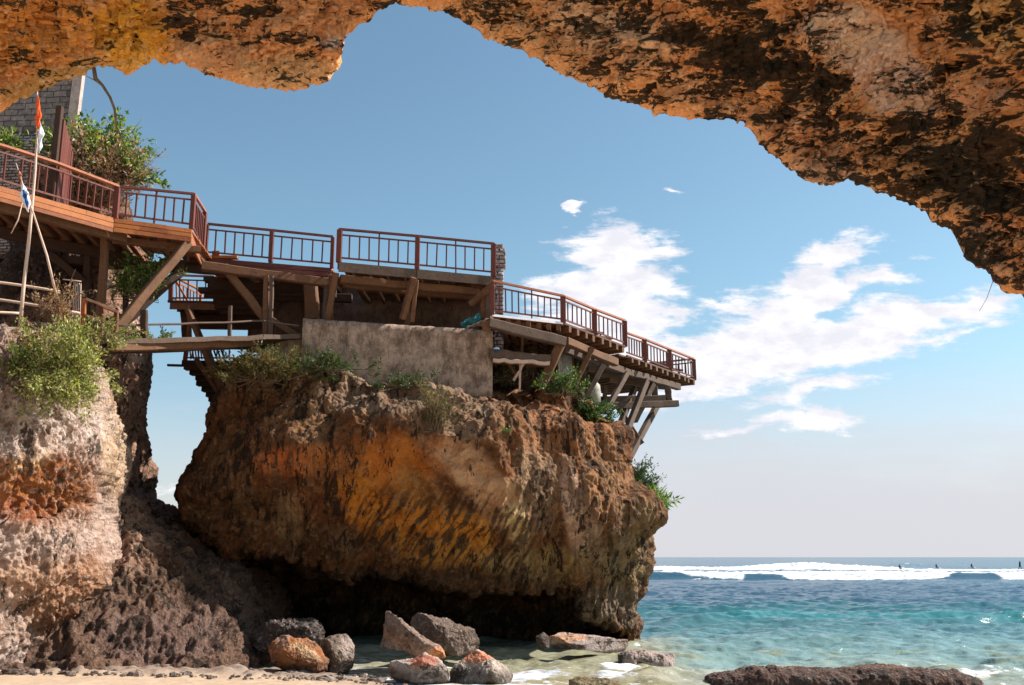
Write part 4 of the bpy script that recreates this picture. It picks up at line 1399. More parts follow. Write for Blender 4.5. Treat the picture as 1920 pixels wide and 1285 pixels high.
# tall gate post and red door leaf standing on the walkway
g = thing('gate', tuple(onz(98, 377, ZU)), 'tall red door leaf on a dark post standing open above the walkway railing', 'gate')
gp = onz(92, 374, ZU) + V3((-.1, .3, 0))
topg = up(gp, (108, 200))
MB().beam(gp, topg, .16, .16, up=V3((1, 0, 0))).build('post', M['dark'], g, bevel=.01)
hx = V3((-.12, .9, 0))
mb = MB()
a_, b_ = gp + V3((.10, .05, .05)), topg + V3((.10, .05, -.35))
h_ = b_.z - a_.z
for k in range(6):
    p0 = a_ + hx * (k / 6)
    p1 = a_ + hx * ((k + .94) / 6)
    mb.beam((p0 + p1) / 2, (p0 + p1) / 2 + V3((0, 0, h_ - .5 * k / 6)), .05, (p1 - p0).length, up=hx)
mb.build('door_leaf', M['red'], g)
MB().beam(a_ + hx, a_ + hx + V3((0, 0, h_ - .55)), .09, .09, up=V3((1, 0, 0))).build('door_stile', M['red'], g)

# ---- B: lower middle terrace
B0 = onz(385, 481, ZU)
B1 = onz(622, 503, ZU)
Broot = thing('terrace', (B0.x, B0.y + 1, ZU), 'middle timber terrace with five baluster bays on long brown beams, left of the projecting balcony', 'terrace', 'timber terraces on the rock')
Bm = B0.lerp(B1, .505)
railing(Broot, [(up(B0, (385, 420)), B0, .1), (up(Bm, (505, 432)), Bm, .13), (up(B1, (622, 444)), B1, .12)], [6, 5], rail='red')
bB = V3((.3, 4.6, 0))
planks(Broot, B0 + V3((-.4, 0, -.002)), B1, bB, 22, .05, 'orange', seed=3)
boards(B0 + V3((-.5, 0, 0)), B1, .05, (.16, .14), 'red', Broot, 7)
strut(Broot, (378, 499), 29.5, (618, 531), 30.9, .26, 'brown', 20, 'beam', 8, .02)
strut(Broot, (300, 492), 31.5, (615, 520), 31.9, .24, 'dark', 21, 'beam', 8, .02)
joists(Broot, B0, B1, bB, 7, .12, .18, 'dark', .16, -.1, seed=3)
strut(Broot, (420, 500), 29.9, (500, 602), 30.2, .24, 'brown', 22)
strut(Broot, (508, 600), 30.3, (566, 636), 30.5, .2, 'brown', 23)
strut(Broot, (500, 518), 30.1, (498, 632), 30.0, .17, 'brown', 24, 'prop')
strut(Broot, (509, 518), 30.0, (507, 700), 29.9, .12, 'grey', 25, 'prop')
strut(Broot, (583, 528), 31.6, (585, 600), 31.6, .4, 'brown', 26, 'prop')
for k, (a_, b_) in enumerate(((395, 480), (430, 520), (470, 550))):
    strut(Broot, (a_, 535 + 10 * k), 33 + k * .3, (b_ + 110, 540 + 10 * k), 33 + k * .3, .28, 'dark', 27 + k, 'beam')

# ---- C: projecting balcony
ZC = P(635, 492, 29.9).z
C0 = P(635, 492, 29.9)
C2 = onz(925, 519, ZC)
Cm = onz(782, 505.5, ZC)
Croot = thing('terrace', (Cm.x, Cm.y, ZC), 'projecting central balcony with four baluster bays above the concrete wall', 'terrace', 'timber terraces on the rock')
Cb = C0 + V3((-.25, 1.3, 0))
railing(Croot, [(up(Cb, (622, 444)), Cb, 0), (up(C0, (635, 430)), C0, .16)], [2], rail='red')
railing(Croot, [(up(C0, (635, 430)), C0, 0), (up(Cm, (782, 443)), Cm, .15), (up(C2, (925, 457)), C2, .17)], [(7, 4), (7, 4)], rail='red')
Cr = C2 + V3((.15, 3.6, 0))
railing(Croot, [(up(C2, (925, 457)), C2, 0), (Cr + V3((0, 0, 1.0)), Cr, .12)], [12], rail='rail_top')
bC = V3((.1, 4.6, 0))
planks(Croot, C0, C2 + V3((.05, 0, 0)), bC, 22, .05, 'brown', seed=4)
for s0, s1 in ((C0, Cm), (Cm, C2)):
    MB().quadslab([s0 + V3((.01, -.07, -.008)), s1 + V3((-.01, -.07, -.008)), s1 + V3((-.01, 0, -.008)), s0 + V3((.01, 0, -.008))], .30).build('fascia', M['grey'], Croot)
d3 = V3((0, .35, -.44))
MB().wonky(C0 + d3, C2 + d3 + V3((-.5, 0, 0)), .3, .24, 8, .015, 30).build('beam', M['brown'], Croot)
d3 = V3((0, 1.1, -.40))
MB().wonky(C0 + d3, C2 + d3 + V3((-.6, 0, 0)), .25, .22, 8, .015, 31).build('beam', M['brown'], Croot)
joists(Croot, C0, C2, bC, 9, .11, .14, 'brown', .14, -.1, seed=5)
strut(Croot, (612, 522), 30.9, (609, 604), 30.9, .13, 'grey', 32, 'prop')
strut(Croot, (630, 512), 30.1, (614, 602), 30.6, .17, 'brown', 33, 'prop')
strut(Croot, (620, 516), 30.5, (622, 604), 31, .13, 'brown', 34, 'prop')
strut(Croot, (776, 521), 30.3, (754, 598), 30.8, .17, 'brown', 35, 'prop')
strut(Croot, (781, 525), 30.5, (773, 604), 30.9, .13, 'brown', 36, 'prop')
strut(Croot, (762, 560), 31.2, (764, 610), 31.2, .16, 'brown', 37, 'prop')
strut(Croot, (925, 533), 30.8, (882, 571), 31.2, .17, 'brown', 38)
strut(Croot, (908, 548), 31.3, (907, 600), 31.3, .20, 'brown', 39, 'prop')
strut(Croot, (916, 545), 31.2, (915, 598), 31.2, .16, 'grey', 40, 'prop')

# ---- concrete retaining wall and dark back wall
cw = thing('retaining_wall', tuple(P(745, 700, 30.4)), 'stained tan concrete retaining wall on top of the rock below the balconies', 'wall')
W0, W1 = P(568, 597, 30.0), P(924, 620, 30.9)
zb = P(925, 745, 30.9).z


def slabwall(parent, name, a, b, za, zb_, th, mat, zc=None, zd=None, nx=30, nz=10, amp=.02, seed=0):
    """upright slab from a to b (top corners) down to zb_, with a slightly uneven face"""
    a, b = V3(a), V3(b)
    mb = MB()
    dirx = (b - a)
    dirx.z = 0
    nrm_ = V3((dirx.y, -dirx.x, 0)).normalized()
    r = random.Random(seed)
    G = []
    for side in (0, 1):
        for j in range(nz + 1):
            for i in range(nx + 1):
                p = a.lerp(b, i / nx)
                p.z = p.z * (1 - j / nz) + zb_ * (j / nz)
                if side == 0:
                    p += nrm_ * (r.uniform(-amp, amp))
                else:
                    p -= nrm_ * th
                if j == 0:
                    p.z += r.uniform(-amp, amp) * .8
                G.append(p)
    n1 = (nx + 1) * (nz + 1)
    mb.v = G
    idx = lambda s, j, i: s * n1 + j * (nx + 1) + i
    for j in range(nz):
        for i in range(nx):
            mb.f.append((idx(0, j, i), idx(0, j + 1, i), idx(0, j + 1, i + 1), idx(0, j, i + 1)))
            mb.f.append((idx(1, j, i), idx(1, j, i + 1), idx(1, j + 1, i + 1), idx(1, j + 1, i)))
            mb.sm += [True, False]
    for i in range(nx):
        mb.f.append((idx(0, 0, i), idx(0, 0, i + 1), idx(1, 0, i + 1), idx(1, 0, i)))
        mb.f.append((idx(0, nz, i), idx(1, nz, i), idx(1, nz, i + 1), idx(0, nz, i + 1)))
        mb.sm += [False, False]
    for j in range(nz):
        mb.f.append((idx(0, j, 0), idx(1, j, 0), idx(1, j + 1, 0), idx(0, j + 1, 0)))
        mb.f.append((idx(0, j, nx), idx(0, j + 1, nx), idx(1, j + 1, nx), idx(1, j, nx)))
        mb.sm += [False, False]
    return mb.build(name, mat, parent)


slabwall(cw, 'wall_face', W0, W1, None, zb, .35, M['concrete'], seed=1)
slabwall(cw, 'lower_wall', P(515, 636, 30.2), P(569, 632, 30.25), None, P(540, 700, 30.2).z, .3, M['concrete'], seed=2, nx=8)
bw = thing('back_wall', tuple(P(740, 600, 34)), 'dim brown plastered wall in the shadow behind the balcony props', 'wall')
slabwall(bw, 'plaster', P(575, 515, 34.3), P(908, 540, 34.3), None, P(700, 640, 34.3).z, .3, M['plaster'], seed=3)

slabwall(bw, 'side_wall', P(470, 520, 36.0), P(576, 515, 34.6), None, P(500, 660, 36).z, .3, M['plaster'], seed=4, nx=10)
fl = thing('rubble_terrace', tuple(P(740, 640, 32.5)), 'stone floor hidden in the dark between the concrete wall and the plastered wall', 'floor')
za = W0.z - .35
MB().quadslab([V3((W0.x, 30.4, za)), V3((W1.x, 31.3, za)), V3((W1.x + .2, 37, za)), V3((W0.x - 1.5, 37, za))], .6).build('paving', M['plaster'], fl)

# ---- stone pillar at the right end of the balcony
sp_ = thing('stone_pillar', tuple(P(938, 612, 32.2)), 'square grey stone pillar with a wider top behind the balcony corner', 'pillar')


def pillar_block(x0, y0, x1, y1, d, th, mat, name, seed):
    a, b = P(x0, y0, d), P(x1, y0, d)
    slabwall(sp_, name, a, b, None, P(x0, y1, d).z, th, mat, nx=6, nz=8, amp=.035, seed=seed)


M['pillarstone'] = brick_mat('pillar_stone', 0.4, 0.13, (0.28, 0.25, 0.25), (0.5, 0.44, 0.44), (0.06, 0.05, 0.05), .02)
pillar_block(927, 466, 948, 498, 32.0, .5, M['pillarstone'], 'pillar_head', 1)
pillar_block(928, 498, 944, 660, 32.06, .42, M['pillarstone'], 'pillar_shaft', 2)
pillar_block(929, 458, 943, 466, 32.06, .4, M['concrete'], 'pillar_cap', 3)

# ---- D: right hand terrace running out to sea
ZD = P(1056, 606, 31.4).z
D0 = onz(923, 591, ZD)
D1 = onz(1056, 606, ZD)
D2 = onz(1115, 628, ZD)
D3 = onz(1172, 650, ZD)
Droot = thing('terrace', (D1.x, D1.y, ZD), 'right terrace with a kinked railing, stepping down beside the stone pillar', 'terrace', 'timber terraces on the rock')
Dm = D0.lerp(D1, .5)
railing(Droot, [(up(D0, (923, 527)), D0, .13), (up(D1, (1056, 555)), D1, .17)], [(10, 6)], rail='rail_top')
railing(Droot, [(up(D1, (1056, 555)), D1, 0), (up(D2, (1115, 580)), D2, .17), (up(D3, (1172, 601)), D3, .17)], [6, 6], rail='rail_top')
ZE = ZD - .25
E0 = onz(1175, 667, ZE)
E1 = onz(1209, 679, ZE)
E2 = onz(1256, 697, ZE)
E3 = onz(1302, 713, ZE)
Eroot = thing('terrace', (E1.x, E1.y, ZE), 'farthest and lowest terrace jutting over the sea on slanted props', 'terrace', 'timber terraces on the rock')
railing(Eroot, [(up(E0, (1175, 624)), E0, 0), (up(E1, (1209, 636)), E1, .17), (up(E2, (1256, 655)), E2, .17), (up(E3, (1302, 673)), E3, .15)], [6, 7, 7], rail='rail_top')
# right end railing goes back
Eb = E3 + V3((-2.6, 2.0, 0))
railing(Eroot, [(up(E3, (1302, 673)), E3, 0), (Eb + V3((0, 0, .95)), Eb, .1)], [8], rail='rail_top')
bk1 = V3((.5, 5.0, 0))
bk2 = V3((-3.2, 2.6, 0))
planks(Droot, D0, D1, bk1, 24, .05, 'orange', seed=6)
planks(Droot, D1 + V3((0, 0, -.003)), D3 + V3((0, 0, -.003)), bk2, 20, .05, 'orange', seed=7)
planks(Eroot, E0 + V3((-.3, -.35, 0)), E3, bk2, 20, .05, 'brown', seed=8)
MB().quadslab([D0 + V3((0, -.05, .02)), D1 + V3((0, -.05, .02)), D1 + V3((0, 0, .02)), D0 + V3((0, 0, .02))], .07).build('edge_board', M['white'], Droot)
for root, (s0, s1) in ((Droot, (D1, D3)), (Eroot, (E0, E3))):
    MB().quadslab([s0 + V3((.02, -.06, .018)), s1 + V3((.02, -.06, .018)), s1 + V3((-.03, .0, .018)), s0 + V3((-.03, .0, .018))], .06).build('edge_board', M['grey'], root)
joists(Droot, D0, D1, bk1, 7, .14, .2, 'brown', .17, .02, seed=9)
joists(Droot, D1, D3, bk2, 8, .13, .2, 'brown', .17, .10, seed=10)
joists(Eroot, E0, E3, bk2, 12, .12, .17, 'brown', .15, .12, seed=11)
MB().wonky(P(915, 606, 30.0), P(1058, 642, 31.2), .28, .3, 6, .01, 50).build('beam', M['grey'], Droot)
MB().wonky(P(912, 612, 30.0), P(926, 596, 33.0), .26, .3, 4, .01, 51).build('beam', M['brown'], Droot)
MB().wonky(P(1060, 640, 31.4), P(1154, 680, 34.6), .24, .26, 6, .01, 52).build('beam', M['brown'], Droot)
MB().wonky(P(1056, 655, 32.4), P(1180, 700, 36.0), .2, .24, 6, .01, 53).build('beam', M['grey'], Droot)
MB().wonky(P(1130, 682, 34.6), P(1210, 712, 37.5), .22, .22, 6, .02, 54).build('beam', M['grey'], Eroot)
MB().wonky(P(1180, 700, 36.2), P(1272, 726, 39.4), .22, .24, 6, .02, 55).build('beam', M['grey'], Eroot)
for k in range(5):
    MB().wonky(P(1060 + 20 * k, 672 + 10 * k, 34 + k * .6), P(1190 + 14 * k, 690 + 9 * k, 38.5 + k * .3), .16, .2, 5, .02, 56 + k).build('beam', M['grey' if k % 2 else 'brown'], Eroot)
strut(Droot, (1052, 645), 31.2, (1014, 726), 31.4, .2, 'brown', 61, h=.28)
strut(Droot, (1111, 652), 32.6, (1077, 726), 32.6, .17, 'brown', 62, h=.2)
strut(Droot, (1131, 684), 33.6, (1096, 750), 33.4, .15, 'grey', 63, h=.19)
strut(Eroot, (1175, 700), 35.6, (1134, 774), 34.4, .15, 'grey', 64, h=.19)
strut(Eroot, (1212, 714), 36.8, (1168, 828), 35.2, .19, 'grey', 65, 'prop', h=.24)
strut(Eroot, (1190, 728), 37.4, (1157, 812), 36, .2, 'grey', 66, 'prop')
strut(Eroot, (1224, 720), 37.6, (1190, 790), 37.0, .2, 'grey', 67, 'prop')
strut(Eroot, (1234, 756), 38.0, (1178, 862), 35.6, .19, 'grey', 68, 'prop', h=.24)
strut(Eroot, (1158, 764), 36.6, (1204, 832), 36.4, .18, 'grey', 69)
strut(Eroot, (1118, 750), 36.6, (1246, 747), 37.4, .2, 'grey', 70, 'cross_beam', h=.24)
strut(Eroot, (1122, 762), 36.2, (1270, 757), 37.6, .22, 'grey', 71, 'cross_beam', h=.24)
strut(Eroot, (1190, 772), 38.4, (1230, 752), 38.6, .14, 'grey', 72)
strut(Eroot, (1227, 724), 38, (1229, 752), 38, .22, 'grey', 73, 'prop')
strut(Eroot, (1252, 726), 38.3, (1255, 752), 38.3, .22, 'grey', 74, 'prop')
strut(Eroot, (1134, 724), 36.5, (1134, 752), 36.5, .16, 'grey', 75, 'prop')
# old platform beam under D
pf = thing('old_platform', tuple(P(925, 690, 31)), 'weathered split plank platform on thin crossed sticks under the right terrace', 'platform')
strut(pf, (918, 664), 30.9, (1032, 674), 31.2, .2, 'grey', 80, 'beam', 8, .02, h=.28)
strut(pf, (924, 676), 30.8, (1030, 682), 31.1, .16, 'bamboo', 81, 'plank', 10, .03, h=.12)
strut(pf, (926, 680), 31.3, (1026, 686), 31.5, .5, 'brown', 82, 'plank', 8, .02, h=.06)
strut(pf, (982, 682), 31.0, (963, 714), 31.2, .07, 'bamboo', 83, 'stick')
strut(pf, (975, 684), 31.1, (974, 734), 31.2, .07, 'bamboo', 84, 'stick')
strut(pf, (955, 684), 31.5, (970, 708), 31.4, .08, 'brown', 85, 'stick')
strut(pf, (996, 684), 31.8, (1002, 722), 31.8, .05, 'dark', 86, 'stick')
strut(pf, (979, 620), 31.8, (979, 664), 31.8, .08, 'brown', 87, 'stick')
strut(pf, (1038, 680), 31.8, (1037, 712), 31.8, .08, 'brown', 88, 'stick')
# backing rock added behind keeps the recess dark

# pale corrugated sheets and round tank
cs_t = thing('corrugated_sheet', tuple(P(1060, 725, 33)), 'pale upright corrugated sheets between the props under the right terrace', 'sheet')
mb = MB()
a_, b_ = P(1046, 660, 33.2), P(1072, 668, 33.4)
z0 = P(1050, 726, 33.2).z
nn = 26
for s_ in (0, 1):
    for k in range(nn + 1):
        p = a_.lerp(b_, k / nn) + V3((0, .02 * math.sin(k * math.pi / 1.6) + .012 * s_, 0))
        mb.v += [p, V3((p.x, p.y, z0))]
off_ = 2 * (nn + 1)
for k in range(nn):
    mb.f.append((2 * k, 2 * k + 1, 2 * k + 3, 2 * k + 2))
    mb.f.append((off_ + 2 * k, off_ + 2 * k + 2, off_ + 2 * k + 3, off_ + 2 * k + 1))
    mb.sm += [True, True]
for k in range(nn):
    mb.f.append((2 * k, 2 * k + 2, off_ + 2 * k + 2, off_ + 2 * k))
    mb.sm.append(False)
M['sheet'] = plain_mat('pale_sheet', (.50, .50, .46), .6, .3, .35, 5)
mb.build('sheet', M['sheet'], cs_t)
MB().beam(P(1073, 664, 33.5), P(1073, 722, 33.5), .10, .10).build('edge_post', M['grey'], cs_t)


def lathe(prof, c, m=24):
    mb = MB()
    for (r_, z_) in prof:
        for k in range(m):
            a = 2 * math.pi * k / m
            mb.v.append(V3(c) + V3((math.cos(a) * r_, math.sin(a) * r_, z_)))
    for i in range(len(prof) - 1):
        for k in range(m):
            k2 = (k + 1) % m
            mb.f.append((i * m + k, i * m + k2, (i + 1) * m + k2, (i + 1) * m + k))
            mb.sm.append(True)
    mb.f.append(tuple(reversed(range(m))))
    mb.f.append(tuple((len(prof) - 1) * m + k for k in range(m)))
    mb.sm += [False, False]
    return mb


M['tank'] = plain_mat('cream_tank', (.30, .28, .24), .6, .3, .2, 5)
tk = P(1110, 756, 34.6)
o = lathe([(.26, 0), (.30, .03), (.31, .35), (.305, .38), (.31, .42), (.29, .62), (.18, .74), (.10, .77), (.10, .82)], tk).build('water_tank', M['tank'], org=tuple(tk))
tag(o, 'cream round water tank behind the third slanted brace', 'tank')
# bottle on the old platform
bt = thing('bucket', tuple(P(931, 663, 30.9)), 'small blue and white bucket on the end of the old platform beam', 'bucket')
c_ = P(931, 661, 30.85)
lathe([(.07, 0), (.09, .09), (.085, .09)], c_, 14).build('body', M['bluecloth'], bt)
lathe([(.093, .0), (.096, .03), (.05, .06), (.03, .07)], c_ + V3((0, 0, .095)), 14).build('lid', M['white'], bt)


# crumpled sheets
def cloth(name, c, u, v, nu, nv, amp, mat, label, cat, seed, parent=None, fold=6.0, th=.01):
    c, u, v = V3(c), V3(u), V3(v)
    n = u.cross(v).normalized()
    pts = []
    for j in range(nv + 1):
        for i in range(nu + 1):
            a, b = i / nu - .5, j / nv - .5
            pts.append(c + u * a + v * b)
    arr = np.array([tuple(p) for p in pts])
    dd = amp * 2 * fbm(arr, fold, 3, .6, seed) + amp * fbm(arr, fold * .4, 2, .6, seed + 1)
    arr = arr + np.array(n)[None, :] * dd[:, None]
    q = grid_quads(nv + 1, nu + 1)
    a2 = arr - np.array(n)[None, :] * th
    q2 = q[:, ::-1] + len(arr)
    # rim
    rim = []
    nn_ = nu + 1
    for i in range(nu):
        rim.append((i, i + 1, i + 1 + len(arr), i + len(arr)))
        k = nv * nn_ + i
        rim.append((k + 1, k, k + len(arr), k + 1 + len(arr)))
    for j in range(nv):
        k = j * nn_
        rim.append((k + nn_, k, k + len(arr), k + nn_ + len(arr)))
        k = j * nn_ + nu
        rim.append((k, k + nn_, k + nn_ + len(arr), k + len(arr)))
    vv_ = np.concatenate([arr, a2])
    qq = np.concatenate([q, q2, np.array(rim)])
    o = np_mesh(name, vv_, qq, mat, parent=parent, org=None if parent else tuple(c))
    if label:
        tag(o, label, cat)
    return o


cloth('tarpaulin', P(884, 603, 31.0), (.62, .2, .32), (.1, .35, -.12), 20, 14, .06, M['teal'], 'crumpled teal tarpaulin heaped at the right end of the concrete wall', 'tarpaulin', 3)
cloth('sack', P(889, 610, 30.95), (.5, .1, .22), (.0, .3, -.05), 16, 10, .05, M['stucco'], 'pale rubble sack lying under the teal tarpaulin', 'sack', 5)
cloth('net', P(1160, 816, 34.2), (.38, .1, -.1), (.05, .2, .12), 14, 8, .04, M['teal'], 'small teal cloth caught where the far props meet the rock', 'cloth', 7)
# crate on terrace B
cr = thing('wooden_crate', tuple(B0 + V3((.35, .3, 0))), 'small orange wooden box and board on the terrace floor beside its left post', 'crate')
MB().box(B0 + V3((.25, .3, .13)), .22, .2, .24).build('box', M['orange'], cr, bevel=.01)
MB().box(B0 + V3((.45, .28, .045)), 1.0, .2, .09).build('board', M['orange'], cr, bevel=.01)


# table with benches on terraces D and E
def table(c, lx, rz, label, k):
    t_ = thing('picnic_table', tuple(c), label, 'table', 'tables on the right terraces')
    R = Matrix.Rotation(rz, 3, 'Z')
    f = lambda x, y, z: V3(c) + R @ V3((x, y, z))
    MB().beam(f(-lx / 2, 0, .74), f(lx / 2, 0, .74), .7, .05).build('tabletop', M['red'], t_)
    for sx in (-1, 1):
        for sy in (-1, 1):
            MB().beam(f(sx * lx * .42, sy * .28, 0), f(sx * lx * .42, sy * .28, .715), .06, .06).build('leg', M['red'], t_)
    for sy in (-1, 1):
        s = thing('bench', tuple(f(0, sy * .75, 0)), ('near' if sy < 0 else 'far') + ' red wooden bench beside the table on the ' + k + ' terrace', 'bench', 'benches on the right terraces')
        MB().beam(f(-lx / 2, sy * .75, .43), f(lx / 2, sy * .75, .43), .3, .05).build('seat', M['red'], s)
        for sx in (-1, 1):
            MB().beam(f(sx * lx * .4, sy * .75, 0), f(sx * lx * .4, sy * .75, .405), .05, .22).build('leg', M['red'], s)


table(onz(1148, 655, ZD) + V3((-.9, .55, 0)), 1.1, .65, 'red wooden table behind the last railing bay of the kinked terrace', 'kinked')
table(onz(1280, 712, ZE) + V3((-.9, .6, 0)), 1.1, .65, 'red wooden table behind the end bay of the farthest terrace', 'farthest')

# ---- landing and stairs seen through the gap
LD = 34.6
L0, L1 = P(320, 566, LD), P(470, 569, LD)
Lr = thing('stair_landing', tuple(L0), 'timber stair landing with orange railing hanging beyond the footbridge', 'landing', 'stair landings on the left of the stack')
planks(Lr, L0, L1, V3((0, 2.2, 0)), 10, .05, 'brown', seed=12)
MB().quadslab([L0 + V3((0, -.06, -.02)), L1 + V3((0, -.06, -.02)), L1 + V3((0, 0, -.02)), L0 + V3((0, 0, -.02))], .26).build('fascia', M['brown'], Lr)
MB().quadslab([L0 + V3((-.08, -.1, .03)), L1 + V3((0, -.1, .03)), L1 + V3((0, 0, .03)), L0 + V3((-.08, 0, .03))], .07).build('edge_board', M['dark'], Lr)
railing(Lr, [(P(321, 516, LD), L0, .14), (P(402, 519, LD), P(402, 566, LD), .06)], [4], rail='rail_top')
Lb = P(326, 520, LD + 1.6)
railing(Lr, [(P(323, 517, LD), L0 + V3((.1, 0, 0)), 0), (L0 + V3((.35, 2.2, 1.0)), L0 + V3((.35, 2.2, 0)), .1)], [7], rail='orange', bal='orange')
MB().beam(P(326, 520, LD + .2), P(356, 572, LD + .2), .12, .06).build('stair_rail', M['orange'], Lr)
for k in range(5):
    strut(Lr, (335 + k * 24, 582), LD + .3, (338 + k * 24, 580), LD + 2.2, .12, 'dark', 90 + k, 'joist')
strut(Lr, (352, 578), LD - .1, (402, 700), 33.6, .2, 'brown', 96)
strut(Lr, (346, 578), LD + 1, (352, 645), LD + 1, .3, 'dark', 97, 'prop')
strut(Lr, (354, 578), LD + .2, (354, 640), LD + .2, .12, 'brown', 98, 'prop')
MB().quadslab([P(348, 590, 35.6), P(500, 592, 35.6), P(500, 592, 36.6), P(348, 590, 36.6)], .5).build('beam', M['dark'], Lr)
MB().quadslab([P(375, 612, 36.2), P(500, 614, 36.2), P(500, 614, 37), P(375, 612, 37)], .12).build('beam', M['orange'], Lr)


def flight(label, steps, mat='dark'):
    p0 = P(steps[0][0], steps[0][1], steps[0][3])
    s = thing('staircase', tuple(p0), label, 'stairs', 'stair flights on the left of the stack')
    for k, (x, y, x1, d) in enumerate(steps):
        a, b = P(x, y, d), P(x1, y + 1, d)
        MB().beam(a, b, .34, .16).build('tread', M[mat], s)
        MB().beam(a + V3((.12, .16, -.1)), b + V3((0, .16, -.1)), .05, .24).build('riser', M[mat], s)
    return s


f1 = flight('dark upper stair flight seen from below between the landing and the middle terrace',
            [(384, 525, 470, 33.0), (392, 536, 480, 33.3), (374, 534 + 11, 482, 33.6), (398, 556, 490, 33.9), (402, 566, 495, 34.2), (404, 576, 495, 34.4)])
L20, L21 = P(347, 676, 36), P(452, 678, 36)
L2 = thing('stair_landing', tuple(L20), 'lower stair landing with a slatted orange rail under the footbridge', 'landing', 'stair landings on the left of the stack')
planks(L2, L20, L21, V3((0, 1.6, 0)), 8, .05, 'dark', seed=13)
MB().quadslab([L20 + V3((-.1, -.06, 0)), L21 + V3((0, -.06, 0)), L21, L20 + V3((-.1, 0, 0))], .22).build('fascia', M['dark'], L2)
railing(L2, [(P(352, 640, 36), L20, .14), (P(430, 645, 36), P(430, 676, 36), .05)], [6], rail='rail_top')
for k in range(7):
    MB().beam(P(356 + k * 5, 656, 36.5), P(358 + k * 5.2, 674, 36.5), .05, .03).build('slat', M['orange'], L2)
for k in range(4):
    MB().beam(P(394 + k * 7, 657, 36.4), P(400 + k * 7, 674, 36.4), .06, .04).build('slat', M['dark'], L2)
MB().beam(P(314, 685, 35.9), P(350, 686, 35.9), .1, .08).build('joist', M['dark'], L2)
f2 = flight('dark lower stair flight descending to the right under the footbridge',
            [(347, 690, 452, 36.0), (358, 700, 455, 36.2), (370, 711, 458, 36.4), (370, 720, 460, 36.6), (380, 731, 462, 36.8), (388, 741, 462, 37.0), (393, 750, 462, 37.2), (396, 757, 462, 37.4)])
strut(f2, (368, 674), 35.6, (426, 758), 34.6, .14, 'brown', 100, 'stringer')
strut(f2, (384, 655), 35.3, (430, 756), 34.4, .22, 'brown', 101, 'stringer')
strut(f2, (402, 690), 35.5, (426, 750), 34.6, .12, 'brown', 102, 'stringer')
strut(f2, (407, 757), 36.6, (402, 850), 36.6, .16, 'brown', 103, 'prop')
MB().beam(P(414, 768, 36), P(426, 768, 36), .08, .08).build('cross_rail', M['bamboo'], f2)

# ---- footbridge
fb = thing('footbridge', tuple(P(216, 660, 25.6)), 'narrow old plank footbridge with pole handrails from the left cliff to the stack', 'footbridge')
strut(fb, (212, 652), 25.4, (480, 643), 29.4, .22, 'brown', 110, 'beam', 12, .02, h=.2)
strut(fb, (212, 642), 25.45, (566, 632), 30.3, .30, 'grey', 111, 'beam', 12, .02, h=.15)
planks(fb, P(214, 640, 25.5), P(560, 631, 30.3), V3((-.3, 1.3, 0)), 6, .05, 'grey', seed=14)
strut(fb, (214, 656), 26.6, (500, 645), 31, .25, 'dark', 112, 'beam', 12, .02)
strut(fb, (214, 611), 25.5, (498, 602), 29.6, .06, 'grey', 113, 'handrail', 10, .015, rnd=True)
strut(fb, (496, 601), 29.6, (566, 612), 30.2, .06, 'grey', 114, 'handrail', 6, .015, rnd=True)
strut(fb, (214, 622), 25.5, (268, 622), 26.2, .06, 'brown', 115, 'handrail', 6, .01, rnd=True)
strut(fb, (270, 582), 26.1, (271, 650), 26.2, .16, 'dark', 116, 'post')
strut(fb, (432, 574), 28.6, (431, 636), 28.6, .10, 'grey', 117, 'post')
strut(fb, (218, 583), 25.4, (216, 652), 25.4, .10, 'brown', 118, 'post')

# ---- fences on the cliff edge
f1_ = thing('bamboo_fence', tuple(P(40, 600, 22.8)), 'low bamboo pole fence with three rails in front of the dark hollow', 'fence')
for k, (a_, b_) in enumerate((((-60, 524), (112, 547)), ((-60, 556), (150, 588)), ((-60, 584), (38, 588)))):
    pts = [P(a_[0] + (b_[0] - a_[0]) * s / 6, a_[1] + (b_[1] - a_[1]) * (s / 6) ** 1.3, 23.2 + .15 * s) for s in range(7)]
    MB().tube(pts, .035).build('rail', M['bamboo'], f1_)
MB().tube([P(-40, 515, 23.1), P(-42, 620, 23.1)], .04).build('post', M['bamboo'], f1_)
for k in range(5):
    MB().tube([P(139 + k * 3.2, 528 + k, 24.6), P(136 + k * 3.4, 612, 24.5)], .012).build('upright', M['bamboo'], f1_)
MB().tube([P(118, 524, 24.6), P(152, 528, 24.6)], .015).build('upright', M['bamboo'], f1_)
f2_ = thing('wooden_fence', tuple(P(150, 615, 24.8)), 'short red brown plank fence between the shrub and the footbridge', 'fence')
strut(f2_, (159, 560), 24.8, (153, 612), 24.8, .10, 'orange', 121, 'post')
strut(f2_, (191, 570), 25.1, (186, 640), 25.1, .08, 'red', 122, 'post')
strut(f2_, (218, 582), 25.3, (216, 650), 25.3, .08, 'red', 123, 'post')
strut(f2_, (160, 561), 24.75, (220, 585), 25.25, .07, 'brown', 124, 'rail')
strut(f2_, (158, 591), 24.75, (219, 612), 25.25, .07, 'red', 125, 'rail')
o = MB().wonky(P(40, 606, 22.9), P(95, 612, 23.2), .1, .12, 6, .03, 126).build('timber_plank', M['grey'], org=tuple(P(60, 610, 23)))
tag(o, 'broken plank lying on the cliff edge at the foot of the flag pole', 'plank')

# ---- flag poles
fp = thing('flag_pole', tuple(P(37, 617, 22.9)), 'tall crooked bamboo pole carrying a furled orange and white flag', 'flag pole')
MB().tube([P(37, 618, 22.9), P(44, 540, 22.9), P(52, 470, 22.9), P(59, 400, 22.9), P(66, 320, 22.9), P(70, 240, 22.9), P(70, 168, 22.9)], [.045, .042, .04, .035, .03, .022, .012], 10).build('pole', M['bamboo'], fp)


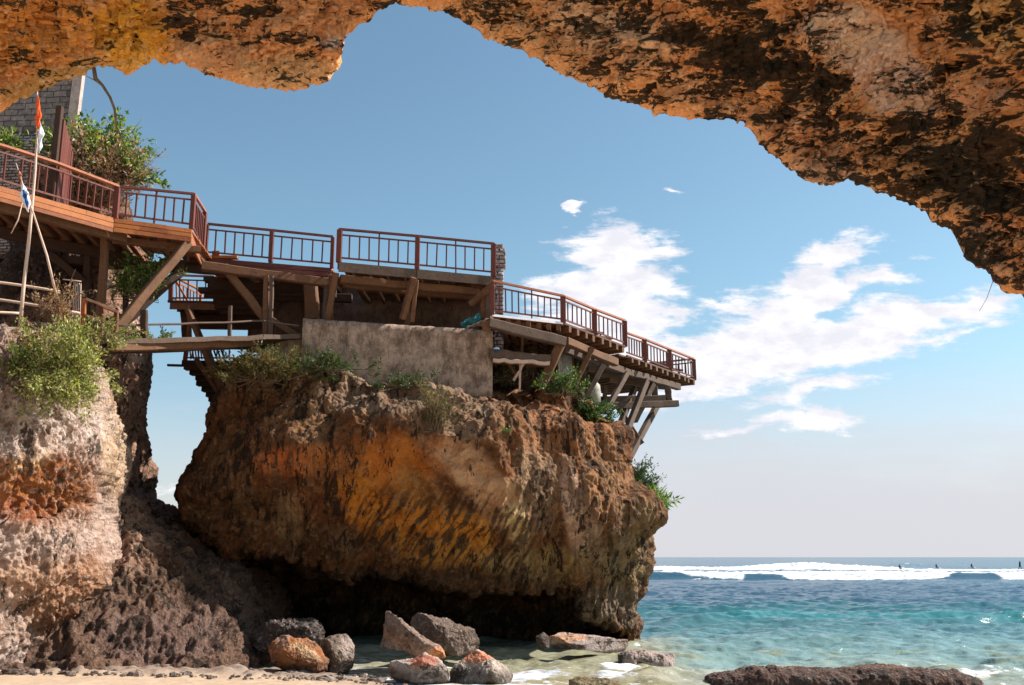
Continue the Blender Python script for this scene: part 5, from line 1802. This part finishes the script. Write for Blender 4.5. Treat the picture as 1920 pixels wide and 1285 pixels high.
def rag(parent, pts, wid, mat, name, seed, label=None):
    """furled cloth along a line"""
    n, m = 40, 14
    pts = [V3(p) for p in pts]
    arr = np.zeros((n, m, 3))
    for i in range(n):
        f = i / (n - 1) * (len(pts) - 1)
        k = min(int(f), len(pts) - 2)
        c = pts[k].lerp(pts[k + 1], f - k)
        ww = np.interp(i / (n - 1), np.linspace(0, 1, len(wid)), wid)
        for j in range(m):
            a = 2 * math.pi * j / m
            rr = ww * (.65 + .35 * math.sin(3 * a + i * .35 + seed) + .2 * math.sin(5 * a - i * .2))
            arr[i, j] = (c.x + math.cos(a) * rr, c.y + math.sin(a) * rr * .5, c.z)
    return np_mesh(name, arr.reshape(-1, 3), grid_quads(n, m, True), mat, parent=parent)


rag(fp, [P(71, 178, 22.86), P(72, 215, 22.86), P(71, 243, 22.86)], [.01, .05, .06, .08, .07, .02], M['orangecloth'], 'orange_flag', 1)
rag(fp, [P(74, 226, 22.88), P(77, 255, 22.88), P(73, 288, 22.88)], [.01, .05, .09, .05, .06, .01], M['white'], 'white_flag', 2)
fp2 = thing('flag_pole', tuple(P(106, 560, 23.2)), 'shorter bamboo pole leaning against the tall flag pole with its foot to the right', 'flag pole')
MB().tube([P(107, 560, 23.2), P(88, 480, 23.0), P(60, 392, 22.84), P(58, 386, 22.84)], [.035, .03, .02, .018], 8).build('pole', M['bamboo'], fp2)
fp3 = thing('flag_pole', tuple(P(30, 310, 22.7)), 'thin stick hung with a red and blue striped white rag left of the tall pole', 'flag pole')
MB().tube([P(30, 306, 22.75), P(42, 345, 22.75), P(58, 386, 22.8)], [.012, .02, .02], 8).build('stick', M['bamboo'], fp3)
MB().tube([P(44, 372, 22.75), P(34, 412, 22.7), P(21, 438, 22.7)], [.012, .014, .012], 6).build('stick', M['bamboo'], fp3)
rag(fp3, [P(35, 318, 22.72), P(40, 342, 22.72)], [.01, .045, .04, .01], M['rail_top'], 'red_cloth', 3)
rag(fp3, [P(42, 345, 22.7), P(47, 368, 22.7), P(53, 398, 22.7)], [.02, .07, .12, .13, .08, .01], M['white'], 'white_cloth', 4)
rag(fp3, [P(44, 356, 22.64), P(49, 374, 22.62), P(52, 390, 22.63)], [.02, .06, .05, .045, .01], M['bluecloth'], 'blue_cloth', 5)

# ---- brick building on the left
bb = thing('brick_building', tuple(P(30, 455, 30.4)), 'grey concrete block building on rough stone footing behind the walkway', 'building')
zt_, zm, zb_ = P(60, 40, 30).z, P(60, 244, 30).z, P(60, 470, 30).z
xl_, xr_ = P(-700, 300, 30).x, P(133, 200, 30).x
a_, b_ = V3((xl_, 31.5, zt_)), V3((xr_ - .1, 30.4, zt_))
slabwall(bb, 'wall', a_, b_, None, zm, .4, M['block'], seed=11, amp=.01)
slabwall(bb, 'stone_footing', V3((xl_, 31.3, zm - .004)), V3((xr_ - .1, 30.2, zm - .004)), None, zb_, .5, M['rubble'], seed=12, amp=.04)
MB().beam(V3((xr_, 30.45, zt_)), V3((xr_ - .12, 30.3, zb_)), .22, .3, up=V3((1, 0, 0))).build('corner_strip', M['stucco'], bb)
slabwall(bb, 'side_wall', V3((xr_ - .12, 30.8, zt_)), V3((xr_ - 3.4, 37, zt_)), None, zb_, .3, M['block'], seed=13, amp=.01)
# dark stone mass under the walkway and pillar
# ------------------------------------------------------------------ plants
def leaves(name, pos, dirs, size, cols, mat, parent, aspect=.45, seed=0, curl=.25):
    """diamond leaves: pos (N,3) base points, dirs (N,3), size (N,)"""
    r = np.random.RandomState(seed)
    n = len(pos)
    d = dirs / np.maximum(np.linalg.norm(dirs, axis=1), 1e-6)[:, None]
    rv = r.normal(size=(n, 3))
    s = np.cross(d, rv)
    s /= np.maximum(np.linalg.norm(s, axis=1), 1e-6)[:, None]
    nn = np.cross(s, d)
    L = size[:, None]
    a = pos
    tip = pos + d * L + nn * L * curl * -0.4
    m1 = pos + d * L * .45 + s * L * aspect * .5 + nn * L * .08
    m2 = pos + d * L * .45 - s * L * aspect * .5 + nn * L * .08
    v = np.stack([a, m1, tip, m2], 1).reshape(-1, 3)
    q = np.arange(n * 4).reshape(-1, 4)
    return np_mesh(name, v, q, mat, parent=parent, cols=np.repeat(cols, 4, 0), smooth=False)


def palette(n, cs, r, var=.25):
    cs = np.array(cs)
    k = r.randint(0, len(cs), n)
    return cs[k] * (1 + r.uniform(-var, var, (n, 1)))


GREEN = [(.07, .15, .03), (.13, .25, .05), (.04, .09, .022), (.22, .32, .07)]
LIME2 = [(.30, .34, .08), (.42, .44, .14), (.16, .22, .05), (.48, .46, .20), (.10, .14, .04), (.26, .24, .11)]
LIME = [(.20, .27, .05), (.27, .32, .07), (.12, .18, .04), (.32, .34, .12)]
DKG = [(.02, .06, .018), (.03, .085, .025), (.05, .10, .03)]
OLIVE = [(.12, .12, .04), (.07, .09, .03), (.20, .15, .06), (.16, .09, .04)]
DRY = [(.34, .22, .14), (.42, .30, .22), (.24, .14, .08), (.30, .12, .07)]


def bush(name, base, label, cat, n_st, length, spread, lean=(0, 0, 0), leaf=.09, per=40, cols=GREEN, seed=0, aspect=.45, droop=.2, group=None, stemr=.012, sub=3, org_spread=.15, jitter=.35):
    """stems fan out of a base point, side twigs carry the leaves"""
    r = np.random.RandomState(seed)
    base = V3(base)
    t_ = thing(name, tuple(base), label, cat, group)
    mb = MB()
    LP, LDs, LS = [], [], []
    for s in range(n_st):
        dv = V3((r.normal() * spread[0], r.normal() * spread[1], abs(r.normal()) * .35 + spread[2])) + V3(lean)
        dv.normalize()
        ln = length * r.uniform(.55, 1.0)
        b0 = base + V3((r.normal() * org_spread, r.normal() * org_spread * .6, r.normal() * org_spread * .25))
        pts = [base.copy(), b0]
        d = dv.copy()
        for k in range(7):
            d = (d + V3((r.normal() * .12, r.normal() * .12, r.normal() * .08 - droop * .12 * k))).normalized()
            pts.append(pts[-1] + d * ln / 7)
        mb.tube(pts, [stemr * (1 - .10 * i) for i in range(9)], 5)
        segs = [(pts[i], pts[i + 1]) for i in range(2, 8)]
        for j in range(sub):
            i = r.randint(3, 8)
            o_ = pts[i]
            e = (d + V3((r.normal() * .7, r.normal() * .7, r.normal() * .5))).normalized() * ln * r.uniform(.18, .38)
            segs.append((o_, o_ + e))
            mb.tube([o_, o_ + e], [stemr * .5, stemr * .25], 4)
        for _ in range(per):
            a, b = segs[r.randint(len(segs))]
            f = r.uniform()
            p = a.lerp(b, f)
            dd = (b - a).normalized() + V3(tuple(r.normal(size=3) * .8)) + V3((0, 0, .15))
            LP.append(tuple(p + V3(tuple(r.normal(size=3) * leaf * jitter))))
            LDs.append(tuple(dd))
            LS.append(leaf * r.uniform(.4, 1.55))
    mb.build('stem', M['stem'], t_)
    n = len(LP)
    leaves('foliage', np.array(LP), np.array(LDs), np.array(LS), palette(n, cols, r), M['leaf'], t_, aspect, seed)
    return t_


def pix(px, py, d):
    return P(px, py, d)


# big feathery shrub on the left cliff edge
bush('feathery_shrub', pix(120, 735, 22.6), 'large bright lime green feathery shrub hanging over the left cliff edge', 'shrub', 40, 1.6, (.24, .30, .95), leaf=.075, per=190, cols=LIME2, seed=1, aspect=.5, sub=9, org_spread=.40, droop=.04, jitter=.7, stemr=.011)
bush('feathery_shrub', pix(135, 705, 22.3), 'lower fringe of the lime green shrub trailing down the sunlit cliff face', 'shrub', 34, .9, (.35, .25, .05), (0, -.25, -.75), leaf=.07, per=110, cols=LIME2, seed=31, aspect=.5, sub=8, org_spread=.45, droop=.1, jitter=1.0, stemr=.008)
bush('feathery_shrub', pix(35, 700, 22.5), 'low pale green shrub at the left edge beside the large lime shrub', 'shrub', 44, .8, (.8, .3, .5), leaf=.07, per=120, cols=LIME + GREEN, seed=2, aspect=.35, sub=6, org_spread=.35)
bush('feathery_shrub', pix(190, 640, 24.2), 'thin lime green sprigs reaching towards the footbridge', 'shrub', 22, .95, (.9, .3, .35), (.5, 0, 0), leaf=.05, per=70, cols=LIME, seed=3, sub=5, org_spread=.25)
bush('dry_plant', pix(108, 612, 23.4), 'dry pinkish brown plant at the foot of the leaning pole', 'plant', 26, 1.3, (.3, .3, .9), leaf=.08, per=34, cols=DRY, seed=4, sub=4, org_spread=.15)
bush('dry_plant', pix(25, 645, 22.9), 'low tangle of red and brown dead leaves on the left ledge', 'plant', 50, .5, (.9, .3, .35), leaf=.05, per=50, cols=DRY + [(.4, .16, .14)], seed=5, sub=4, org_spread=.5)
bush('leafy_bush', pix(5, 640, 23.3), 'dark little bush at the frame edge under the bamboo rails', 'bush', 24, .55, (.9, .3, .5), leaf=.06, per=40, cols=GREEN, seed=6, org_spread=.3)
# upper bush beside the building
GB = 'bushes on top of the cliff pillar'
bush('leafy_bush', pix(178, 335, 30.2), 'big leafy green bush on the cliff pillar right of the red door', 'bush', 100, 2.0, (.42, .4, .75), leaf=.15, per=100, cols=GREEN + LIME[:2], seed=7, aspect=.5, sub=6, org_spread=.42, group=GB, jitter=.5)
bush('leafy_bush', pix(225, 335, 29.8), 'lower right lobe of bright green leaves on the tip of the cliff pillar', 'bush', 46, .85, (.8, .4, .35), (.1, 0, 0), leaf=.13, per=80, cols=GREEN + LIME[:1], seed=8, aspect=.5, sub=5, org_spread=.3, group=GB)
bush('dry_creeper', pix(175, 380, 29.4), 'curtain of dry pale twigs hanging between the red door and green bush', 'creeper', 150, 2.3, (.42, .2, .8), leaf=.11, per=34, cols=DRY + [(.5, .4, .34)], seed=9, sub=7, org_spread=.45)
bush('leafy_bush', pix(8, 280, 28.5), 'small bright green bush above the walkway rail at the left edge', 'bush', 26, .7, (.9, .4, .6), leaf=.12, per=24, cols=GREEN + LIME[:2], seed=10)
bush('leafy_bush', pix(262, 560, 29.3), 'green creeper bush on the pillar behind the large pale brace', 'bush', 70, 1.35, (.4, .3, .9), leaf=.10, per=60, cols=GREEN, seed=11, sub=5, org_spread=.35)
bush('leafy_bush', pix(288, 646, 29.8), 'small yellow green bush behind the footbridge near the pillar edge', 'bush', 26, .6, (.8, .3, .5), leaf=.07, per=45, cols=LIME, seed=12, org_spread=.18)
# plants on the stack
GS = 'plants growing on the stack'
bush('mossy_bush', pix(480, 712, 28.9), 'olive and rust coloured bush on the upper left shoulder of the stack', 'bush', 80, 1.0, (.8, .3, .55), leaf=.085, per=110, cols=OLIVE, seed=13, org_spread=.40, sub=6, group=GS)
bush('mossy_bush', pix(605, 694, 29.0), 'dark green low bush below the left half of the concrete wall', 'bush', 60, .55, (1.0, .3, .35), leaf=.075, per=70, cols=DKG + OLIVE[:2], seed=14, org_spread=.50, sub=5, group=GS)
bush('mossy_bush', pix(520, 690, 29.5), 'yellowish grass clump against the post left of the concrete wall', 'bush', 40, .8, (.6, .3, .7), leaf=.07, per=50, cols=OLIVE + GREEN[:2], seed=15, org_spread=.25, group=GS)
bush('mossy_bush', pix(760, 722, 29.0), 'thin dark green creeper under the middle of the concrete wall', 'bush', 46, .45, (1.1, .3, .3), leaf=.07, per=40, cols=DKG + OLIVE[:2], seed=16, org_spread=.42, group=GS)
bush('reed_clump', pix(815, 808, 28.0), 'upright olive brown reed clump on the face of the stack', 'reeds', 60, 1.35, (.22, .12, 1.0), leaf=.12, per=34, cols=OLIVE, seed=17, aspect=.14, droop=.0, sub=2, org_spread=.16, group=GS)
bush('mossy_bush', pix(930, 812, 28.2), 'tiny green tuft right of the reed clump', 'bush', 18, .3, (.9, .3, .5), leaf=.05, per=40, cols=GREEN, seed=18, org_spread=.12, group=GS)
bush('leafy_bush', pix(1058, 740, 31.0), 'green bush growing between the first two slanted braces', 'bush', 36, .85, (.5, .3, .8), leaf=.085, per=50, cols=DKG + GREEN, seed=19, org_spread=.28, group=GS)
bush('leafy_bush', pix(1102, 810, 32.0), 'dark green hanging bush below the third slanted brace', 'bush', 70, 1.25, (.35, .3, .8), leaf=.10, per=70, cols=DKG + GREEN[:1], seed=20, org_spread=.32, group=GS)
bush('leafy_bush', pix(945, 712, 32.4), 'dark leafy plant in the recess under the old plank platform', 'bush', 30, .6, (.8, .3, .4), leaf=.08, per=30, cols=DKG + DRY[:1], seed=21, org_spread=.4, group=GS)
bush('pine_shrub', pix(1182, 945, 33.0), 'dark blue green shrub sprouting below the far props', 'shrub', 56, 1.5, (.30, .3, .85), (.10, 0, 0), leaf=.10, per=120, cols=DKG, seed=22, aspect=.3, sub=6, org_spread=.2, group=GS)
bush('palm_shrub', pix(1205, 968, 32.6), 'bright green spiky shrub on the right shoulder of the stack', 'shrub', 60, 1.0, (.5, .3, .7), (.2, 0, 0), leaf=.17, per=60, cols=GREEN + LIME[:1], seed=23, aspect=.22, sub=3, org_spread=.22, group=GS)
# vine and twigs hanging from the arch
vn = thing('hanging_root', tuple(P(178, 140, 14.3)), 'bare brown root hanging from the cave roof in front of the green bush', 'root')
MB().tube([P(176, 128, 14.4), P(179, 148, 14.35), P(192, 160, 14.35), P(206, 182, 14.3), P(215, 205, 14.3), P(218, 238, 14.3), P(227, 258, 14.3), P(240, 285, 14.3)], [.03, .035, .022, .02, .02, .018, .013, .007], 8).build('stem', M['stem'], vn)
MB().tube([P(184, 155, 14.35), P(172, 148, 14.3), P(160, 142, 14.3)], [.01, .007, .004], 6).build('twig', M['stem'], vn)
vt = thing('hanging_twig', tuple(P(1862, 522, 11.9)), 'hair thin twig hanging from the right side of the cave roof', 'twig')
MB().tube([P(1866, 515, 11.9), P(1858, 538, 11.9), P(1850, 560, 11.9), P(1836, 584, 11.9)], [.004, .004, .003, .002], 5).build('stem', M['stem'], vt)
tw = thing('bare_twigs', tuple(P(272, 300, 30)), 'thin bare twigs sticking out right of the pillar bush', 'twig')
for k, (a_, b_) in enumerate((((235, 262), (270, 218)), ((262, 300), (296, 322)), ((255, 290), (293, 284)), ((262, 312), (294, 328)))):
    m_ = P((a_[0] + b_[0]) / 2 + 3, (a_[1] + b_[1]) / 2 - 3, 30)
    MB().tube([P(*a_, 30), m_, P(*b_, 30)], [.014, .009, .004], 5).build('twig', M['stem'], tw)


# ------------------------------------------------------------------ surfers, far out
def surfer(px, d, seated, label, k):
    x, y, z = ray(px, 1050)
    c = V3((x * d / y, d, 0.35))
    b = thing('surfboard', tuple(c), label.replace('surfer', 'surfboard under the surfer'), 'surfboard', 'surfboards on the far sea')
    n, m = 14, 8
    arr = np.zeros((n, m, 3))
    for i in range(n):
        f = i / (n - 1)
        wdt = .27 * math.sin(math.pi * min(max(f, .02), .98)) ** .6
        for j in range(m):
            a = 2 * math.pi * j / m
            arr[i, j] = (c.x + (f - .5) * 2.1, c.y + math.cos(a) * wdt, c.z + math.sin(a) * .04 + .12 * (f - .5) ** 2)
    np_mesh('deck', arr.reshape(-1, 3), grid_quads(n, m, True), M['white'], parent=b)
    # one skinned body
    h = c + V3((0, 0, .08))
    if seated:
        J = {'pel': (0, 0, .1), 'ch': (.05, 0, .5), 'nk': (.07, 0, .68), 'hd': (.09, 0, .86),
             'sl': (.05, -.19, .62), 'el': (.18, -.26, .38), 'hl': (.32, -.2, .2), 'sr': (.05, .19, .62), 'er': (.18, .26, .38), 'hr': (.32, .2, .2),
             'kl': (.38, -.3, .05), 'fl': (.36, -.34, -.35), 'kr': (.38, .3, .05), 'fr': (.36, .34, -.35)}
    else:
        J = {'pel': (0, 0, .85), 'ch': (.06, 0, 1.2), 'nk': (.08, 0, 1.42), 'hd': (.1, 0, 1.6),
             'sl': (.06, -.2, 1.36), 'el': (-.1, -.42, 1.2), 'hl': (-.25, -.6, 1.3), 'sr': (.06, .2, 1.36), 'er': (.25, .4, 1.2), 'hr': (.5, .45, 1.3),
             'kl': (-.2, -.12, .48), 'fl': (-.36, -.1, .04), 'kr': (.25, .12, .48), 'fr': (.34, .1, .04)}
    E = [('pel', 'ch', .15, .16), ('ch', 'nk', .15, .06), ('nk', 'hd', .06, .11), ('ch', 'sl', .1, .07), ('sl', 'el', .06, .045), ('el', 'hl', .045, .03),
         ('ch', 'sr', .1, .07), ('sr', 'er', .06, .045), ('er', 'hr', .045, .03), ('pel', 'kl', .11, .07), ('kl', 'fl', .07, .04), ('pel', 'kr', .11, .07), ('kr', 'fr', .07, .04)]
    names = list(J)
    me = bpy.data.meshes.new('person')
    me.from_pydata([J[n_] for n_ in names], [(names.index(a), names.index(b_)) for a, b_, _, _ in E], [])
    o = bpy.data.objects.new('person', me)
    COL.objects.link(o)
    o.location = h
    sk = o.modifiers.new('skin', 'SKIN')
    rad = {}
    for a, b_, r0, r1 in E:
        rad[a] = max(rad.get(a, 0), r0)
        rad[b_] = max(rad.get(b_, 0), r1)
    rad['hd'] = .11
    for i, n_ in enumerate(names):
        me.skin_vertices[0].data[i].radius = (rad[n_], rad[n_])
    me.skin_vertices[0].data[0].use_root = True
    o.modifiers.new('sub', 'SUBSURF').levels = 1
    me.materials.append(M['skin'])
    tag(o, label, 'person', 'surfers out at the breakers')


M['skin'] = plain_mat('tanned_skin_dark_shorts', (.05, .035, .03), .7, .2, .2)
surfer(1685, 210, True, 'surfer sitting left of the small breaking wave far out', 0)
surfer(1754, 225, True, 'surfer sitting right of the small breaking wave far out', 1)
surfer(1820, 235, True, 'surfer sitting alone on the flat dark sea far out', 2)
surfer(1911, 190, False, 'surfer standing on a board at the far right frame edge', 3)


# ------------------------------------------------------------------ loose pebbles at the foot of the slope
def pebbles():
    r = np.random.RandomState(5)
    base = []
    n, m = 5, 7
    for i in range(n):
        ph = -math.pi / 2 + math.pi * i / (n - 1)
        for j in range(m):
            a = 2 * math.pi * j / m
            base.append((math.cos(ph) * math.cos(a), math.cos(ph) * math.sin(a), math.sin(ph)))
    base = np.array(base)
    q0 = grid_quads(n, m, True)
    VV, QQ, CC = [], [], []
    k = 0
    for _ in range(620):
        d = r.uniform(21.9, 24.6)
        px = r.uniform(-60, 760)
        p = P(px, 1260, d)
        s = r.choice([.03, .05, .08, .14], p=[.66, .25, .07, .02]) * r.uniform(.7, 1.3)
        z = .10 * max(0.0, float(shore_y(p.x)) - d) ** .7
        b = base * np.array((s * r.uniform(.8, 1.5), s, s * r.uniform(.5, .8))) * (1 + r.uniform(-.22, .22, (len(base), 1)))
        VV.append(b + np.array((p.x, d, z + .02)))
        QQ.append(q0 + k)
        k += len(base)
        g = r.uniform(.08, .34)
        CC.append(np.tile(np.array((g, g * .8, g * .68)), (len(base), 1)))
    v = np.concatenate(VV)
    o = np_mesh('pebbles', v, np.concatenate(QQ), M['boulder'], cols=np.concatenate(CC), attrs={'moss': np.full(len(v), .4)}, org=(-6, 23, 0), smooth=False)
    tag(o, 'scatter of small brown and grey stones on the sand at the foot of the rocks', 'pebbles', kind='stuff')


pebbles()
